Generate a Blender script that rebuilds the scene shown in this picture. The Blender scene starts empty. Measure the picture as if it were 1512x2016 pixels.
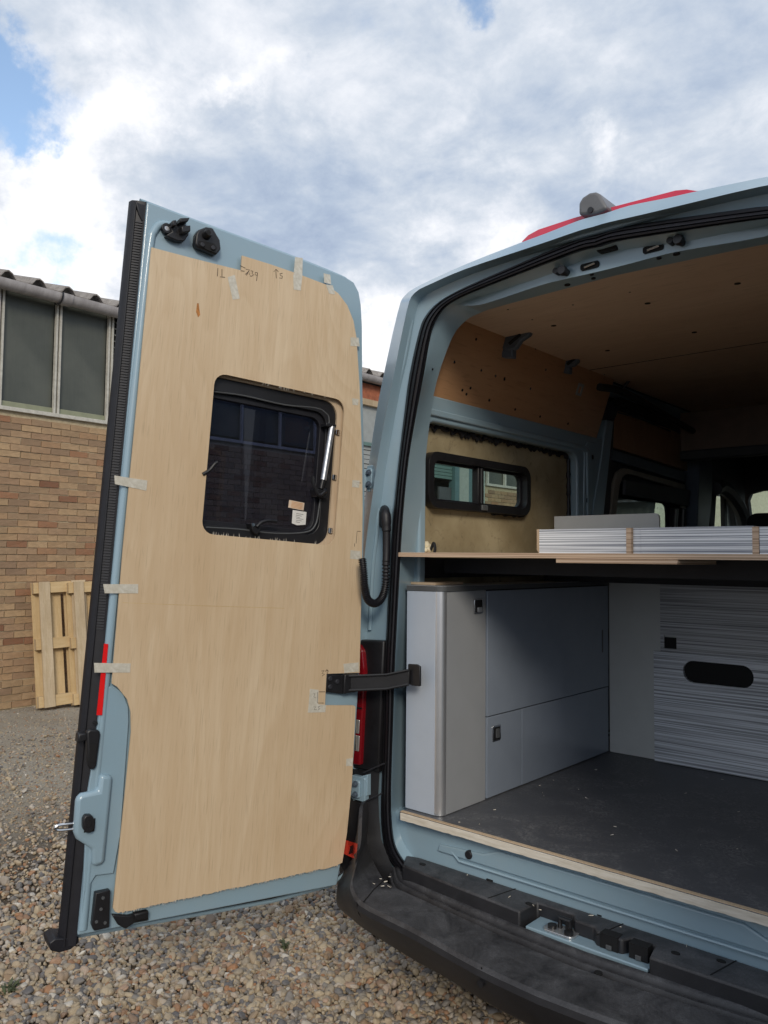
import bpy, bmesh, math, random
import numpy as np
from mathutils import Vector, Matrix, noise
from mathutils.geometry import tessellate_polygon
random.seed(7); rng = np.random.default_rng(7)
rad = math.radians
S = bpy.context.scene; COL = S.collection
# ------------------------------------------------------------------ camera
FOC, CX, CY, EYE = 1576.7, 756.0, 1008.0, 1.66
yaw, pit, rol = rad(41.25), rad(3.24), rad(.587)
CF = np.array([-math.sin(yaw)*math.cos(pit), math.cos(yaw)*math.cos(pit), math.sin(pit)])
_r = np.array([math.cos(yaw), math.sin(yaw), 0.]); _u = np.cross(_r, CF)
CR = math.cos(rol)*_r + math.sin(rol)*_u; CU = -math.sin(rol)*_r + math.cos(rol)*_u
CO = np.array([0, 0, EYE])
cd = bpy.data.cameras.new('camera'); cam = bpy.data.objects.new('camera', cd); COL.objects.link(cam)
cd.sensor_fit = 'VERTICAL'; cd.sensor_height = 24; cd.lens = FOC/2016*24; cd.clip_end = 500; cd.clip_start = .02
M = Matrix.Identity(4)
for i in range(3): M[i][0], M[i][1], M[i][2], M[i][3] = CR[i], CU[i], -CF[i], CO[i]
cam.matrix_world = M; S.camera = cam
# survey helpers: a sight line met with a real plane of the van, the door or the building
def ray(x, y): return CR*(x-CX) - CU*(y-CY) + CF*FOC
def W(x, y, ax, v):
    d = ray(x, y); i = 'XYZ'.index(ax); return CO + d*(v-CO[i])/d[i]
# ------------------------------------------------------------------ world, sun
SUN_DIR = np.array([-.62, .56, -.43])        # the way the light travels
SUN_DIR /= np.linalg.norm(SUN_DIR)
w = bpy.data.worlds.new('World'); S.world = w; w.use_nodes = True
nt = w.node_tree; nt.nodes.clear(); N = nt.nodes.new; L = nt.links.new
def wmath(op, a, b=None, c=None, clamp=False):
    n = N('ShaderNodeMath'); n.operation = op; n.use_clamp = clamp
    for i, q in enumerate((a, b, c)):
        if q is None: continue
        if isinstance(q, (int, float)): n.inputs[i].default_value = q
        else: L(q, n.inputs[i])
    return n.outputs[0]
sky = N('ShaderNodeTexSky'); sky.sky_type = 'NISHITA'; sky.sun_disc = False
sky.sun_elevation = math.asin(-SUN_DIR[2]); sky.sun_rotation = math.atan2(-SUN_DIR[0], -SUN_DIR[1])
sky.air_density = 1.0; sky.dust_density = .6; sky.ozone_density = 1.5
tc = N('ShaderNodeTexCoord'); vec = tc.outputs['Generated']
sep = N('ShaderNodeSeparateXYZ'); L(vec, sep.inputs[0])
zz = wmath('ADD', wmath('MAXIMUM', sep.outputs[2], 0.0), .22)
cmb = N('ShaderNodeCombineXYZ'); L(wmath('DIVIDE', sep.outputs[0], zz), cmb.inputs[0]); L(wmath('DIVIDE', sep.outputs[1], zz), cmb.inputs[1])
def wnoise(scale, detail, rough, off=0, dist=0):
    mp = N('ShaderNodeMapping'); mp.inputs['Location'].default_value = (off, off*.7, off*.3); L(cmb.outputs[0], mp.inputs[0])
    n = N('ShaderNodeTexNoise'); n.inputs['Scale'].default_value = scale; n.inputs['Detail'].default_value = detail
    n.inputs['Roughness'].default_value = rough; n.inputs['Distortion'].default_value = dist
    L(mp.outputs[0], n.inputs['Vector']); return n
nA = wnoise(2.1, 9, .6, 3.1, .3); nB = wnoise(6.5, 9, .62, 8.3, .2); nC = wnoise(.9, 4, .5, 1.7)
# warped direction for the placed openings and bright heads of the cloud deck
nW = N('ShaderNodeTexNoise'); nW.inputs['Scale'].default_value = 7.; nW.inputs['Detail'].default_value = 7; nW.inputs['Roughness'].default_value = .62; L(vec, nW.inputs['Vector'])
vs = N('ShaderNodeVectorMath'); vs.operation = 'SUBTRACT'; L(nW.outputs['Color'], vs.inputs[0]); vs.inputs[1].default_value = (.5, .5, .5)
vm = N('ShaderNodeVectorMath'); vm.operation = 'MULTIPLY_ADD'; L(vs.outputs[0], vm.inputs[0]); vm.inputs[1].default_value = (.26,)*3; L(vec, vm.inputs[2])
def blob(px, py, r, amt):
    d = ray(px, py); d = d/np.linalg.norm(d)
    dn = N('ShaderNodeVectorMath'); dn.operation = 'DISTANCE'; L(vm.outputs[0], dn.inputs[0]); dn.inputs[1].default_value = tuple(d)
    mr = N('ShaderNodeMapRange'); mr.interpolation_type = 'SMOOTHSTEP'; L(dn.outputs['Value'], mr.inputs[0])
    mr.inputs[1].default_value = 0; mr.inputs[2].default_value = r; mr.inputs[3].default_value = amt; mr.inputs[4].default_value = 0
    return mr.outputs[0]
def addall(l):
    s = l[0]
    for q in l[1:]: s = wmath('ADD', s, q)
    return s
holes = addall([blob(b[0], b[1], b[2], b[3]*.74) for b in ((70,150,.115,.8),(20,60,.07,.6),(60,240,.05,.6),(60,455,.07,.9),(310,125,.045,.8),(890,-10,.06,.9),(745,60,.06,.45),
                                   (610,195,.06,.5),(480,165,.03,.5),(1130,20,.05,.3),(960,290,.05,.45),(-300,150,.2,1.),(1900,-200,.25,.9),(300,-500,.3,.9),(1000,-700,.3,.8))])
lit = addall([blob(*b) for b in ((230,190,.11,.75),(330,240,.10,.45),(460,200,.05,.7),(130,330,.14,.55),(60,380,.10,.5),(120,520,.12,.8),(590,290,.07,.35),(760,700,.1,.8),
                                 (870,280,.06,.4),(960,470,.1,.8),(860,450,.06,.35),(1190,270,.05,.6),(1260,300,.06,.35),(1180,230,.05,.2),(560,130,.05,.3),(740,640,.12,.7),
                                 (1250,30,.25,.12),(560,40,.2,.25),(420,40,.15,.2),(30,560,.15,.6))])
shade = addall([blob(*b) for b in ((500,400,.22,.28),(720,420,.16,.22),(760,560,.12,.22),(1050,330,.16,.18),(1350,250,.2,.22),(1050,180,.15,.12),(640,330,.1,.12),(250,290,.06,.15),(230,430,.1,.2),(900,400,.1,.15))])
cov = wmath('SUBTRACT', wmath('ADD', wmath('MULTIPLY', nA.outputs[0], .9), .72), holes)
rc = N('ShaderNodeMapRange'); rc.interpolation_type = 'SMOOTHSTEP'; L(cov, rc.inputs[0]); rc.inputs[1].default_value = .35; rc.inputs[2].default_value = .95
# brightness of the cloud deck
br = wmath('ADD', wmath('SUBTRACT', wmath('MULTIPLY', nB.outputs[0], 1.15), .40), wmath('ADD', wmath('MULTIPLY', nC.outputs[0], .35), wmath('MULTIPLY', nA.outputs[0], .5)))
br = wmath('SUBTRACT', wmath('ADD', br, wmath('MULTIPLY', lit, .5)), wmath('ADD', wmath('MULTIPLY', shade, .5), .10))
rb = N('ShaderNodeValToRGB'); L(br, rb.inputs[0]); e = rb.color_ramp.elements
e[0].position = .1; e[0].color = (.34, .42, .56, 1); e[1].position = .98; e[1].color = (1., 1., 1., 1)
for p, c in ((.3, (.44, .52, .64, 1)), (.52, (.59, .65, .73, 1)), (.74, (.78, .81, .86, 1))):
    q = e.new(p); q.color = c
cl = N('ShaderNodeMix'); cl.data_type = 'RGBA'; cl.blend_type = 'MULTIPLY'; cl.inputs[0].default_value = 1
L(rb.outputs[0], cl.inputs[6]); cl.inputs[7].default_value = (8.3, 8.3, 8.4, 1)
sg = N('ShaderNodeMix'); sg.data_type = 'RGBA'; sg.blend_type = 'MULTIPLY'; sg.inputs[0].default_value = 1
L(sky.outputs[0], sg.inputs[6]); sg.inputs[7].default_value = (2.0, 1.85, 1.7, 1)
mx = N('ShaderNodeMix'); mx.data_type = 'RGBA'; L(rc.outputs[0], mx.inputs[0]); L(sg.outputs[2], mx.inputs[6]); L(cl.outputs[2], mx.inputs[7])
bg = N('ShaderNodeBackground'); bg.inputs[1].default_value = .1; L(mx.outputs[2], bg.inputs[0])
wo = N('ShaderNodeOutputWorld'); L(bg.outputs[0], wo.inputs[0])
sl = bpy.data.lights.new('sun', 'SUN'); so = bpy.data.objects.new('sun', sl); COL.objects.link(so)
sl.energy = 1.3; sl.angle = rad(16); sl.color = (1, .90, .76)
so.rotation_euler = Vector(SUN_DIR).to_track_quat('-Z', 'Y').to_euler(); so.location = (8, -8, 9)
S.view_settings.view_transform = 'Standard'; S.view_settings.look = 'None'; S.view_settings.exposure = .42; S.view_settings.gamma = 1
S.view_settings.use_curve_mapping = False
S.render.engine = 'CYCLES'; S.cycles.max_bounces = 8; S.cycles.diffuse_bounces = 5; S.cycles.transparent_max_bounces = 12
S.cycles.caustics_reflective = False; S.cycles.caustics_refractive = False; S.cycles.sample_clamp_indirect = 4
# ------------------------------------------------------------------ materials
MATS = {}
class MT:
    def __init__(s, name):
        s.m = bpy.data.materials.new(name); s.m.use_nodes = True; s.t = s.m.node_tree
        s.b = s.t.nodes['Principled BSDF']; MATS[name] = s.m
        s.uv = s.t.nodes.new('ShaderNodeTexCoord')
    def n(s, typ, **k):
        q = s.t.nodes.new(typ)
        for a, v in k.items(): setattr(q, a, v)
        return q
    def l(s, a, b): s.t.links.new(a, b)
    def coord(s, scale, kind='UV', loc=(0, 0, 0), rot=(0, 0, 0)):
        mp = s.n('ShaderNodeMapping'); mp.inputs['Scale'].default_value = scale; mp.inputs['Location'].default_value = loc; mp.inputs['Rotation'].default_value = rot
        s.l(s.uv.outputs[kind], mp.inputs[0]); return mp.outputs[0]
    def noise(s, scale=(1, 1, 1), sc=1, detail=5, rough=.55, kind='UV', dist=0, loc=(0, 0, 0)):
        q = s.n('ShaderNodeTexNoise'); s.l(s.coord(scale, kind, loc), q.inputs['Vector'])
        q.inputs['Scale'].default_value = sc; q.inputs['Detail'].default_value = detail; q.inputs['Roughness'].default_value = rough; q.inputs['Distortion'].default_value = dist
        return q.outputs['Fac']
    def ramp(s, fac, stops):
        q = s.n('ShaderNodeValToRGB'); s.l(fac, q.inputs[0]); e = q.color_ramp.elements
        e[0].position, e[0].color = stops[0][0], (*stops[0][1], 1); e[1].position, e[1].color = stops[-1][0], (*stops[-1][1], 1)
        for p, c in stops[1:-1]: x = e.new(p); x.color = (*c, 1)
        return q.outputs[0]
    def mix(s, f, a, b, mode='MIX'):
        q = s.n('ShaderNodeMix', data_type='RGBA', blend_type=mode)
        for i, v in ((0, f), (6, a), (7, b)):
            if isinstance(v, (int, float)): q.inputs[i].default_value = v
            elif isinstance(v, tuple): q.inputs[i].default_value = (*v, 1)
            else: s.l(v, q.inputs[i])
        return q.outputs[2]
    def math(s, op, a, b=0.):
        q = s.n('ShaderNodeMath', operation=op)
        for i, v in enumerate((a, b)):
            if isinstance(v, (int, float)): q.inputs[i].default_value = v
            else: s.l(v, q.inputs[i])
        return q.outputs[0]
    def col(s, c):
        if isinstance(c, tuple): s.b.inputs['Base Color'].default_value = (*c, 1)
        else: s.l(c, s.b.inputs['Base Color'])
        return s
    def set(s, rough=.5, metal=0., coat=0., spec=.5):
        if isinstance(rough, (int, float)): s.b.inputs['Roughness'].default_value = rough
        else: s.l(rough, s.b.inputs['Roughness'])
        s.b.inputs['Metallic'].default_value = metal; s.b.inputs['Coat Weight'].default_value = coat; s.b.inputs['Coat Roughness'].default_value = .08
        s.b.inputs['Specular IOR Level'].default_value = spec
        return s
    def bump(s, h, strength=.3, dist=.005):
        q = s.n('ShaderNodeBump'); q.inputs['Strength'].default_value = strength; q.inputs['Distance'].default_value = dist
        s.l(h, q.inputs['Height']); s.l(q.outputs[0], s.b.inputs['Normal']); return s
def plain(name, c, rough=.5, metal=0., coat=0., var=.12, sc=9, bump=0, spec=.5):
    m = MT(name); f = m.noise((1, 1, 1), sc, 6, .6, 'Object')
    m.col(m.ramp(f, [(.3, tuple(x*(1-var) for x in c)), (.7, tuple(min(1, x*(1+var)) for x in c))])).set(rough, metal, coat, spec)
    if bump: m.bump(m.noise((1, 1, 1), sc*12, 4, .6, 'Object'), bump, .002)
    return m
# blue van paint, a little dusty
m = MT('van_paint'); f = m.noise((1, 1, 1), 3, 6, .65, 'Object'); f2 = m.noise((1, 1, 1), 90, 3, .5, 'Object')
m.col(m.mix(m.math('MULTIPLY', m.ramp(f, [(.45, (0, 0, 0)), (.75, (1, 1, 1))]), .14), (.275, .395, .475), (.42, .43, .42)))
m.set(m.math('ADD', m.math('MULTIPLY', f, .18), .22), 0, .5).bump(m.math('ADD', f2, m.math('MULTIPLY', f, 3)), .06, .002)
# light birch/okoume plywood panel on the door
def wood(name, base, dark, light, sx=30, sy=1.1, rough=.6, blotch=.5, streak=1., rings=False):
    m = MT(name)
    fine = m.noise((sx*3, sy*2.2, 1), 1, 4, .6, dist=.3); mid = m.noise((sx*.42, sy*.9, 1), 1, 6, .62, dist=1.1, loc=(3, 1, 0)); big = m.noise((2.2, .9, 1), 1, 4, .5, dist=.8)
    pore = m.noise((sx*9, sy*9, 1), 1, 2, .5)
    c = m.mix(m.math('MULTIPLY', m.ramp(mid, [(.35, (0, 0, 0)), (.7, (1, 1, 1))]), .75*streak), base, light)
    c = m.mix(m.math('MULTIPLY', m.ramp(big, [(.38, (0, 0, 0)), (.66, (1, 1, 1))]), blotch), c, dark)
    c = m.mix(m.math('MULTIPLY', m.ramp(fine, [(.42, (1, 1, 1)), (.56, (0, 0, 0))]), .22*streak), c, dark)
    c = m.mix(m.math('MULTIPLY', m.ramp(pore, [(.30, (1, 1, 1)), (.42, (0, 0, 0))]), .35*streak), c, tuple(x*.62 for x in dark))
    if rings:
        lo_ = m.noise((1.6, .38, 1), 1, 3, .45, dist=.6, loc=(7, 2, 0)); rg = m.math('FRACT', m.math('MULTIPLY', m.math('ADD', lo_, m.math('MULTIPLY', mid, .03)), 26.))
        c = m.mix(m.math('MULTIPLY', m.ramp(rg, [(.0, (0, 0, 0)), (.55, (.5, .5, .5)), (.86, (1, 1, 1)), (1., (0, 0, 0))]), .30), c, dark)
    m.col(c).set(rough).bump(m.math('ADD', fine, m.math('MULTIPLY', pore, .5)), .12, .0015); return m
wood('plywood', (.655, .50, .325), (.55, .39, .23), (.76, .62, .44), sx=30, streak=.95, rings=True)
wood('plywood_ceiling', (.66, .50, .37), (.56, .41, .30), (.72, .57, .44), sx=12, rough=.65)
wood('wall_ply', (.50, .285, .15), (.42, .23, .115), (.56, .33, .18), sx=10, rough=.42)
wood('pine', (.60, .43, .22), (.42, .28, .13), (.72, .56, .33), sx=60, sy=3, rough=.75)
wood('pine_old', (.52, .40, .25), (.30, .22, .13), (.68, .56, .40), sx=60, sy=3, rough=.8)
wood('edge_ply', (.62, .47, .31), (.40, .27, .16), (.75, .62, .46), sx=200, sy=2, rough=.7)
m = MT('cut_edge'); f = m.noise((.12, 1, 1), 90, 4, .6, 'Object'); m.col(m.ramp(f, [(.3, (.60, .54, .44)), (.7, (.80, .75, .66))])).set(.8).bump(f, .4, .002)
m = MT('layer_edge'); s_ = m.noise((1, 1, 260), 1, 2, .5, 'Object'); m.col(m.ramp(s_, [(.4, (.38, .25, .16)), (.55, (.66, .50, .36))])).set(.7)
# striped grey laminate: long horizontal streaks
def stripes(name, lo, hi, freq):
    m = MT(name)
    a = m.noise((.7, freq, 1), 1, 3, .62, dist=.05); b = m.noise((1.6, freq*3.2, 1), 1, 2, .5)
    v = m.math('ADD', m.math('MULTIPLY', a, .7), m.math('MULTIPLY', b, .3))
    m.col(m.ramp(v, [(.40, lo), (.475, tuple((x*.55+y*.45) for x, y in zip(lo, hi))), (.52, hi), (.60, tuple(min(1, x*1.15) for x in hi))])).set(.42).bump(v, .25, .001)
stripes('striped_laminate', (.16, .165, .18), (.56, .58, .61), 125)
stripes('striped_laminate_lit', (.24, .255, .29), (.76, .80, .86), 125)  # lightened laminate: outside light on the lower board put into its colour
stripes('striped_front', (.20, .22, .27), (.80, .83, .86), 150)
plain('cabinet_side', (.44, .50, .585), .35, var=.03); plain('cabinet_panel', (.33, .345, .365), .32, var=.03); plain('partition_grey', (.60, .62, .61), .45, var=.03)
plain('cabinet_door', (.27, .315, .385), .24, coat=.45, var=.03); plain('grey_board', (.36, .37, .37), .5, var=.04)
plain('aluminium', (.72, .73, .75), .30, .85, var=.05); plain('chrome', (.7, .7, .7), .12, 1., var=.05)
plain('black_plastic', (.012, .012, .014), .42, var=.3, bump=.15); plain('rubber', (.010, .010, .014), .5, var=.25, sc=30)
plain('rubber_rib', (.022, .023, .029), .6, var=.2, sc=30)
plain('gap_black', (.004, .004, .005), .8); plain('dark_fabric', (.022, .024, .03), .8, var=.2)
plain('grey_trim', (.08, .085, .09), .6); plain('cab_dark', (.065, .068, .074), .7); plain('beige_trim', (.30, .27, .22), .6); plain('steel_blue', (.10, .13, .17), .45)
plain('weathered_black', (.03, .03, .034), .5)
m = MT('bumper_plastic')
f = m.noise((1, 1, 1), 7, 9, .74, 'Object', dist=.6); sc = m.noise((1, 1, 1), 55, 7, .78, 'Object', dist=4); g = m.noise((1, 1, 1), 420, 2, .5, 'Object')
geo = m.n('ShaderNodeNewGeometry'); sx = m.n('ShaderNodeSeparateXYZ'); m.l(geo.outputs['Normal'], sx.inputs[0])
topf = m.math('MAXIMUM', m.math('MULTIPLY', sx.outputs[2], 1.), .12)
d = m.math('MULTIPLY', m.math('MULTIPLY', m.ramp(f, [(.36, (0, 0, 0)), (.66, (1, 1, 1))]), topf), m.ramp(sc, [(.32, (.25, .25, .25)), (.62, (1, 1, 1))]))
m.col(m.mix(d, (.016, .016, .019), (.125, .128, .14))).set(m.math('ADD', m.math('MULTIPLY', f, .3), .38)).bump(g, .25, .001)
m = MT('floor_vinyl'); f = m.noise((1, 1, 1), 3, 8, .7, 'Object', dist=1.2); sc = m.noise((1, 1, 1), 34, 6, .75, 'Object', dist=3); sp = m.noise((1, 1, 1), 160, 2, .5, 'Object')
dd = m.math('MULTIPLY', m.ramp(f, [(.42, (0, 0, 0)), (.72, (1, 1, 1))]), m.ramp(sc, [(.45, (0, 0, 0)), (.66, (1, 1, 1))]))
c = m.mix(dd, (.085, .089, .100), (.32, .32, .32)); c = m.mix(m.ramp(sp, [(.78, (0, 0, 0)), (.80, (1, 1, 1))]), c, (.3, .3, .28))
m.col(c).set(m.math('ADD', m.math('MULTIPLY', f, .3), .36)).bump(sp, .1, .001)
m = MT('insulation'); f = m.noise((1, 1, 1), 3, 6, .6, 'Object'); g = m.noise((1, 1, 1), 16, 6, .7, 'Object', dist=1.5)
c = m.ramp(f, [(.35, (.27, .215, .12)), (.65, (.45, .38, .24))]); c = m.mix(m.math('MULTIPLY', m.ramp(g, [(.55, (0, 0, 0)), (.75, (1, 1, 1))]), .75), c, (.13, .10, .06))
m.col(c).set(.7).bump(g, .3, .004)
def glass(name, tint, refl=.04, rough=.02, dirt=0.):
    m = bpy.data.materials.new(name); m.use_nodes = True; t = m.node_tree; t.nodes.clear(); MATS[name] = m
    tr = t.nodes.new('ShaderNodeBsdfTransparent'); tr.inputs[0].default_value = (*tint, 1)
    gl = t.nodes.new('ShaderNodeBsdfGlossy'); gl.inputs['Roughness'].default_value = rough
    fr = t.nodes.new('ShaderNodeFresnel'); fr.inputs[0].default_value = 1.45
    ge = t.nodes.new('ShaderNodeNewGeometry'); fm = t.nodes.new('ShaderNodeMath'); fm.operation = 'SUBTRACT'; fm.inputs[0].default_value = 1; t.links.new(ge.outputs['Backfacing'], fm.inputs[1])
    fx_ = t.nodes.new('ShaderNodeMath'); fx_.operation = 'MULTIPLY'; t.links.new(fm.outputs[0], fx_.inputs[0]); t.links.new(fr.outputs[0], fx_.inputs[1])
    mx = t.nodes.new('ShaderNodeMixShader'); t.links.new(fx_.outputs[0], mx.inputs[0]); t.links.new(tr.outputs[0], mx.inputs[1]); t.links.new(gl.outputs[0], mx.inputs[2])
    out = mx.outputs[0]
    if dirt:
        df = t.nodes.new('ShaderNodeBsdfDiffuse'); df.inputs[0].default_value = (.3, .3, .28, 1)
        m2 = t.nodes.new('ShaderNodeMixShader'); nz = t.nodes.new('ShaderNodeTexNoise'); nz.inputs['Scale'].default_value = 14; nz.inputs['Detail'].default_value = 6
        tcx = t.nodes.new('ShaderNodeTexCoord'); t.links.new(tcx.outputs['Object'], nz.inputs['Vector'])
        mm = t.nodes.new('ShaderNodeMath'); mm.operation = 'MULTIPLY'; t.links.new(nz.outputs[0], mm.inputs[0]); mm.inputs[1].default_value = dirt
        t.links.new(mm.outputs[0], m2.inputs[0]); t.links.new(out, m2.inputs[1]); t.links.new(df.outputs[0], m2.inputs[2]); out = m2.outputs[0]
    o = t.nodes.new('ShaderNodeOutputMaterial'); t.links.new(out, o.inputs[0])
glass('dark_glass', (.22, .25, .36), dirt=.035); glass('clear_glass', (.74, .82, .80), dirt=.03); glass('cab_glass', (.85, .90, .87))
m = MT('factory_glass'); f = m.noise((1, 26, 1), 3, 4, .6); f = m.noise((1, 1, 1), 1.4, 5, .6, 'Object'); r = m.noise((70, 1.5, 1), 1, 3, .6)
m.col(m.mix(m.math('MULTIPLY', r, .35), m.ramp(f, [(.35, (.055, .062, .055)), (.65, (.095, .102, .088))]), (.13, .135, .11))).set(.35, spec=.35).bump(r, .3, .003)
plain('window_sill_glass', (.25, .26, .17), .5)
plain('mullion', (.52, .50, .44), .6, var=.2, sc=20); plain('putty', (.45, .40, .30), .8, var=.2, sc=30)
m = MT('brick_face'); oi = m.n('ShaderNodeObjectInfo'); ge = m.n('ShaderNodeNewGeometry')
rnd = m.math('FRACT', m.math('ADD', oi.outputs['Random'], ge.outputs['Random Per Island']))
c = m.ramp(rnd, [(0, (.22, .10, .055)), (.08, (.34, .17, .09)), (.14, (.38, .25, .14)), (.25, (.43, .275, .15)), (.45, (.34, .215, .13)), (.65, (.47, .32, .18)), (.82, (.27, .175, .11)), (1, (.40, .27, .15))])
m.t.nodes[-1].color_ramp.interpolation = 'LINEAR'
f = m.noise((1, 1, 1), 13, 6, .7, 'Object'); g = m.noise((1, 1, 1), 60, 4, .6, 'Object')
c = m.mix(m.math('MULTIPLY', m.ramp(f, [(.4, (0, 0, 0)), (.75, (1, 1, 1))]), .45), c, (.20, .14, .09)); m.col(c).set(.9).bump(m.math('ADD', f, g), .6, .006)
m = MT('mortar'); f = m.noise((1, 1, 1), 25, 6, .7, 'Object'); m.col(m.ramp(f, [(.3, (.36, .29, .18)), (.7, (.56, .47, .32))])).set(.95).bump(f, .6, .006)
m = MT('asbestos'); f = m.noise((1, 1, 1), 6, 8, .7, 'Object'); g = m.noise((1, 1, 1), 40, 5, .7, 'Object')
m.col(m.mix(m.ramp(g, [(.5, (0, 0, 0)), (.7, (1, 1, 1))]), m.ramp(f, [(.35, (.20, .18, .165)), (.65, (.38, .35, .32))]), (.16, .13, .11))).set(.95).bump(g, .7, .01)
m = MT('gutter_paint'); f = m.noise((1, 3, 1), 3, 7, .7, 'Object'); g = m.noise((1, 1, 1), 2.3, 5, .6, 'Object', loc=(5, 0, 0))
c = m.ramp(f, [(.3, (.27, .25, .25)), (.7, (.47, .45, .45))]); m.col(m.mix(m.ramp(g, [(.67, (0, 0, 0)), (.71, (1, 1, 1))]), c, (.16, .06, .035))).set(.75).bump(f, .3, .005)
plain('rust_lintel', (.36, .12, .06), .8, var=.3, sc=14); plain('shutter_green', (.12, .20, .18), .5, var=.1); plain('shutter_grey', (.33, .35, .34), .55, var=.1)
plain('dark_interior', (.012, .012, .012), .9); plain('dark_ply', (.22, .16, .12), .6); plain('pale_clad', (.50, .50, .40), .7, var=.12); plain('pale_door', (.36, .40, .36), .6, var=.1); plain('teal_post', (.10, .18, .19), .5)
plain('red_lens', (.20, .005, .010), .12, coat=.6, var=.05); plain('reflector_red', (.75, .07, .04), .3, coat=.5, var=.08); plain('clear_lens', (.6, .58, .56), .1, .6)
plain('red_tape', (.80, .012, .012), .25, var=.05); plain('brake_red', (.55, .012, .045), .2, coat=.5, var=.1); plain('camera_grey', (.13, .13, .135), .4, var=.15)
m = MT('tape'); f = m.noise((1, 1, 1), 90, 4, .6, 'Object'); m.col(m.ramp(f, [(.3, (.62, .58, .48)), (.7, (.80, .77, .68))])).set(.45).bump(f, .4, .001); m.b.inputs['Alpha'].default_value = .8
plain('paper', (.78, .76, .72), .7, var=.04, sc=60); plain('print_grey', (.25, .24, .23), .8); plain('print_orange', (.6, .3, .12), .8); plain('label_cream', (.72, .56, .42), .7)
plain('pencil', (.05, .035, .03), .8); plain('foam_cream', (.78, .70, .50), .8, var=.12, sc=40, bump=.3); plain('knot', (.42, .17, .04), .7, var=.4, sc=60)
plain('leaf', (.075, .09, .04), .6, var=.3, sc=30); plain('seat_cloth', (.02, .02, .022), .85); plain('tyre', (.02, .02, .02), .8)
# ------------------------------------------------------------------ mesh helpers
def smooth(bm, ang=38):
    for f in bm.faces: f.smooth = True
    for e in bm.edges:
        if len(e.link_faces) == 2:
            if e.calc_face_angle(0) > rad(ang): e.smooth = False
        else: e.smooth = False
def mesh(name, V, F, mat, uvf=None, sm=38, org=None, recalc=True, mi=None):
    V = np.asarray(V, float); o = np.zeros(3) if org is None else np.asarray(org, float)
    me = bpy.data.meshes.new(name); bm = bmesh.new()
    vs = [bm.verts.new(tuple(p-o)) for p in V]
    for f in F:
        try: bm.faces.new([vs[i] for i in f])
        except ValueError: pass
    if recalc: bmesh.ops.recalc_face_normals(bm, faces=bm.faces)
    bm.normal_update()
    if sm: smooth(bm, sm)
    uv = bm.loops.layers.uv.new('UVMap')
    if uvf is not None:
        fo, fa, fb = [np.asarray(q, float) for q in uvf]
        for f in bm.faces:
            for l in f.loops:
                p = np.array(l.vert.co)+o-fo; l[uv].uv = (p@fa, p@fb)
    else:
        for f in bm.faces:
            n = f.normal; k = max(range(3), key=lambda i: abs(n[i])); ij = ((1, 2), (0, 2), (0, 1))[k]
            for l in f.loops: c = l.vert.co; l[uv].uv = (c[ij[0]]+o[ij[0]], c[ij[1]]+o[ij[1]])
    bm.to_mesh(me); bm.free()
    mats = mat if isinstance(mat, (list, tuple)) else [mat]
    for q in mats: me.materials.append(MATS[q])
    return me
def empty(name, loc, label, cat, group=None, parent=None):
    o = bpy.data.objects.new(name, None); COL.objects.link(o); o.location = loc; o.empty_display_size = .1
    o['label'] = label; o['category'] = cat
    if group: o['group'] = group
    return o
def worg(p):
    l = np.zeros(3)
    while p is not None: l = l+np.array(p.location); p = p.parent
    return l
def obj(name, VF, mat, parent=None, bevel=0, uvf=None, sm=38, label=None, cat=None, group=None, kind=None, seg=2, recalc=True):
    V, F = VF; V = np.asarray(V, float)
    if parent is not None: base = worg(parent)
    else: base = np.array([V[:, 0].mean(), V[:, 1].mean(), V[:, 2].min()])
    if parent is not None and kind is None:
        loc = V.mean(0)
    else: loc = base
    o = bpy.data.objects.new(name, mesh(name, V, F, mat, uvf, sm, loc, recalc)); COL.objects.link(o)
    if parent is not None: o.parent = parent; o.location = loc-base
    else: o.location = loc
    if label: o['label'] = label
    if cat: o['category'] = cat
    if group: o['group'] = group
    if kind: o['kind'] = kind
    if bevel:
        b = o.modifiers.new('bevel', 'BEVEL'); b.width = bevel; b.segments = seg; b.limit_method = 'ANGLE'; b.angle_limit = rad(35)
    return o
def merge(*parts):
    V, F = [], []
    for v, f in parts:
        k = len(V); V += [tuple(p) for p in v]; F += [tuple(i+k for i in q) for q in f]
    return np.array(V, float).reshape(-1, 3), F
BF = [(0, 1, 2, 3), (4, 7, 6, 5), (0, 4, 5, 1), (1, 5, 6, 2), (2, 6, 7, 3), (3, 7, 4, 0)]
def box(x0, x1, y0, y1, z0, z1):
    return [(x0, y0, z0), (x1, y0, z0), (x1, y1, z0), (x0, y1, z0), (x0, y0, z1), (x1, y0, z1), (x1, y1, z1), (x0, y1, z1)], BF
class Frame:
    def __init__(s, o, a, b, c): s.o, s.a, s.b, s.c = [np.asarray(q, float) for q in (o, a, b, c)]
    def p(s, a, b, c=0.): return s.o+s.a*a+s.b*b+s.c*c
    def px(s, x, y, c=0.):       # sight line met with the plane c of this frame
        r = ray(x, y); P0 = s.o+s.c*c; q = CO+r*((P0-CO)@s.c)/(r@s.c); q = q-s.o; return (q@s.a, q@s.b)
    def pxs(s, l, c=0.): return [s.px(x, y, c) for x, y in l]
    def uvf(s): return (s.o, s.a, s.b)
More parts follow.
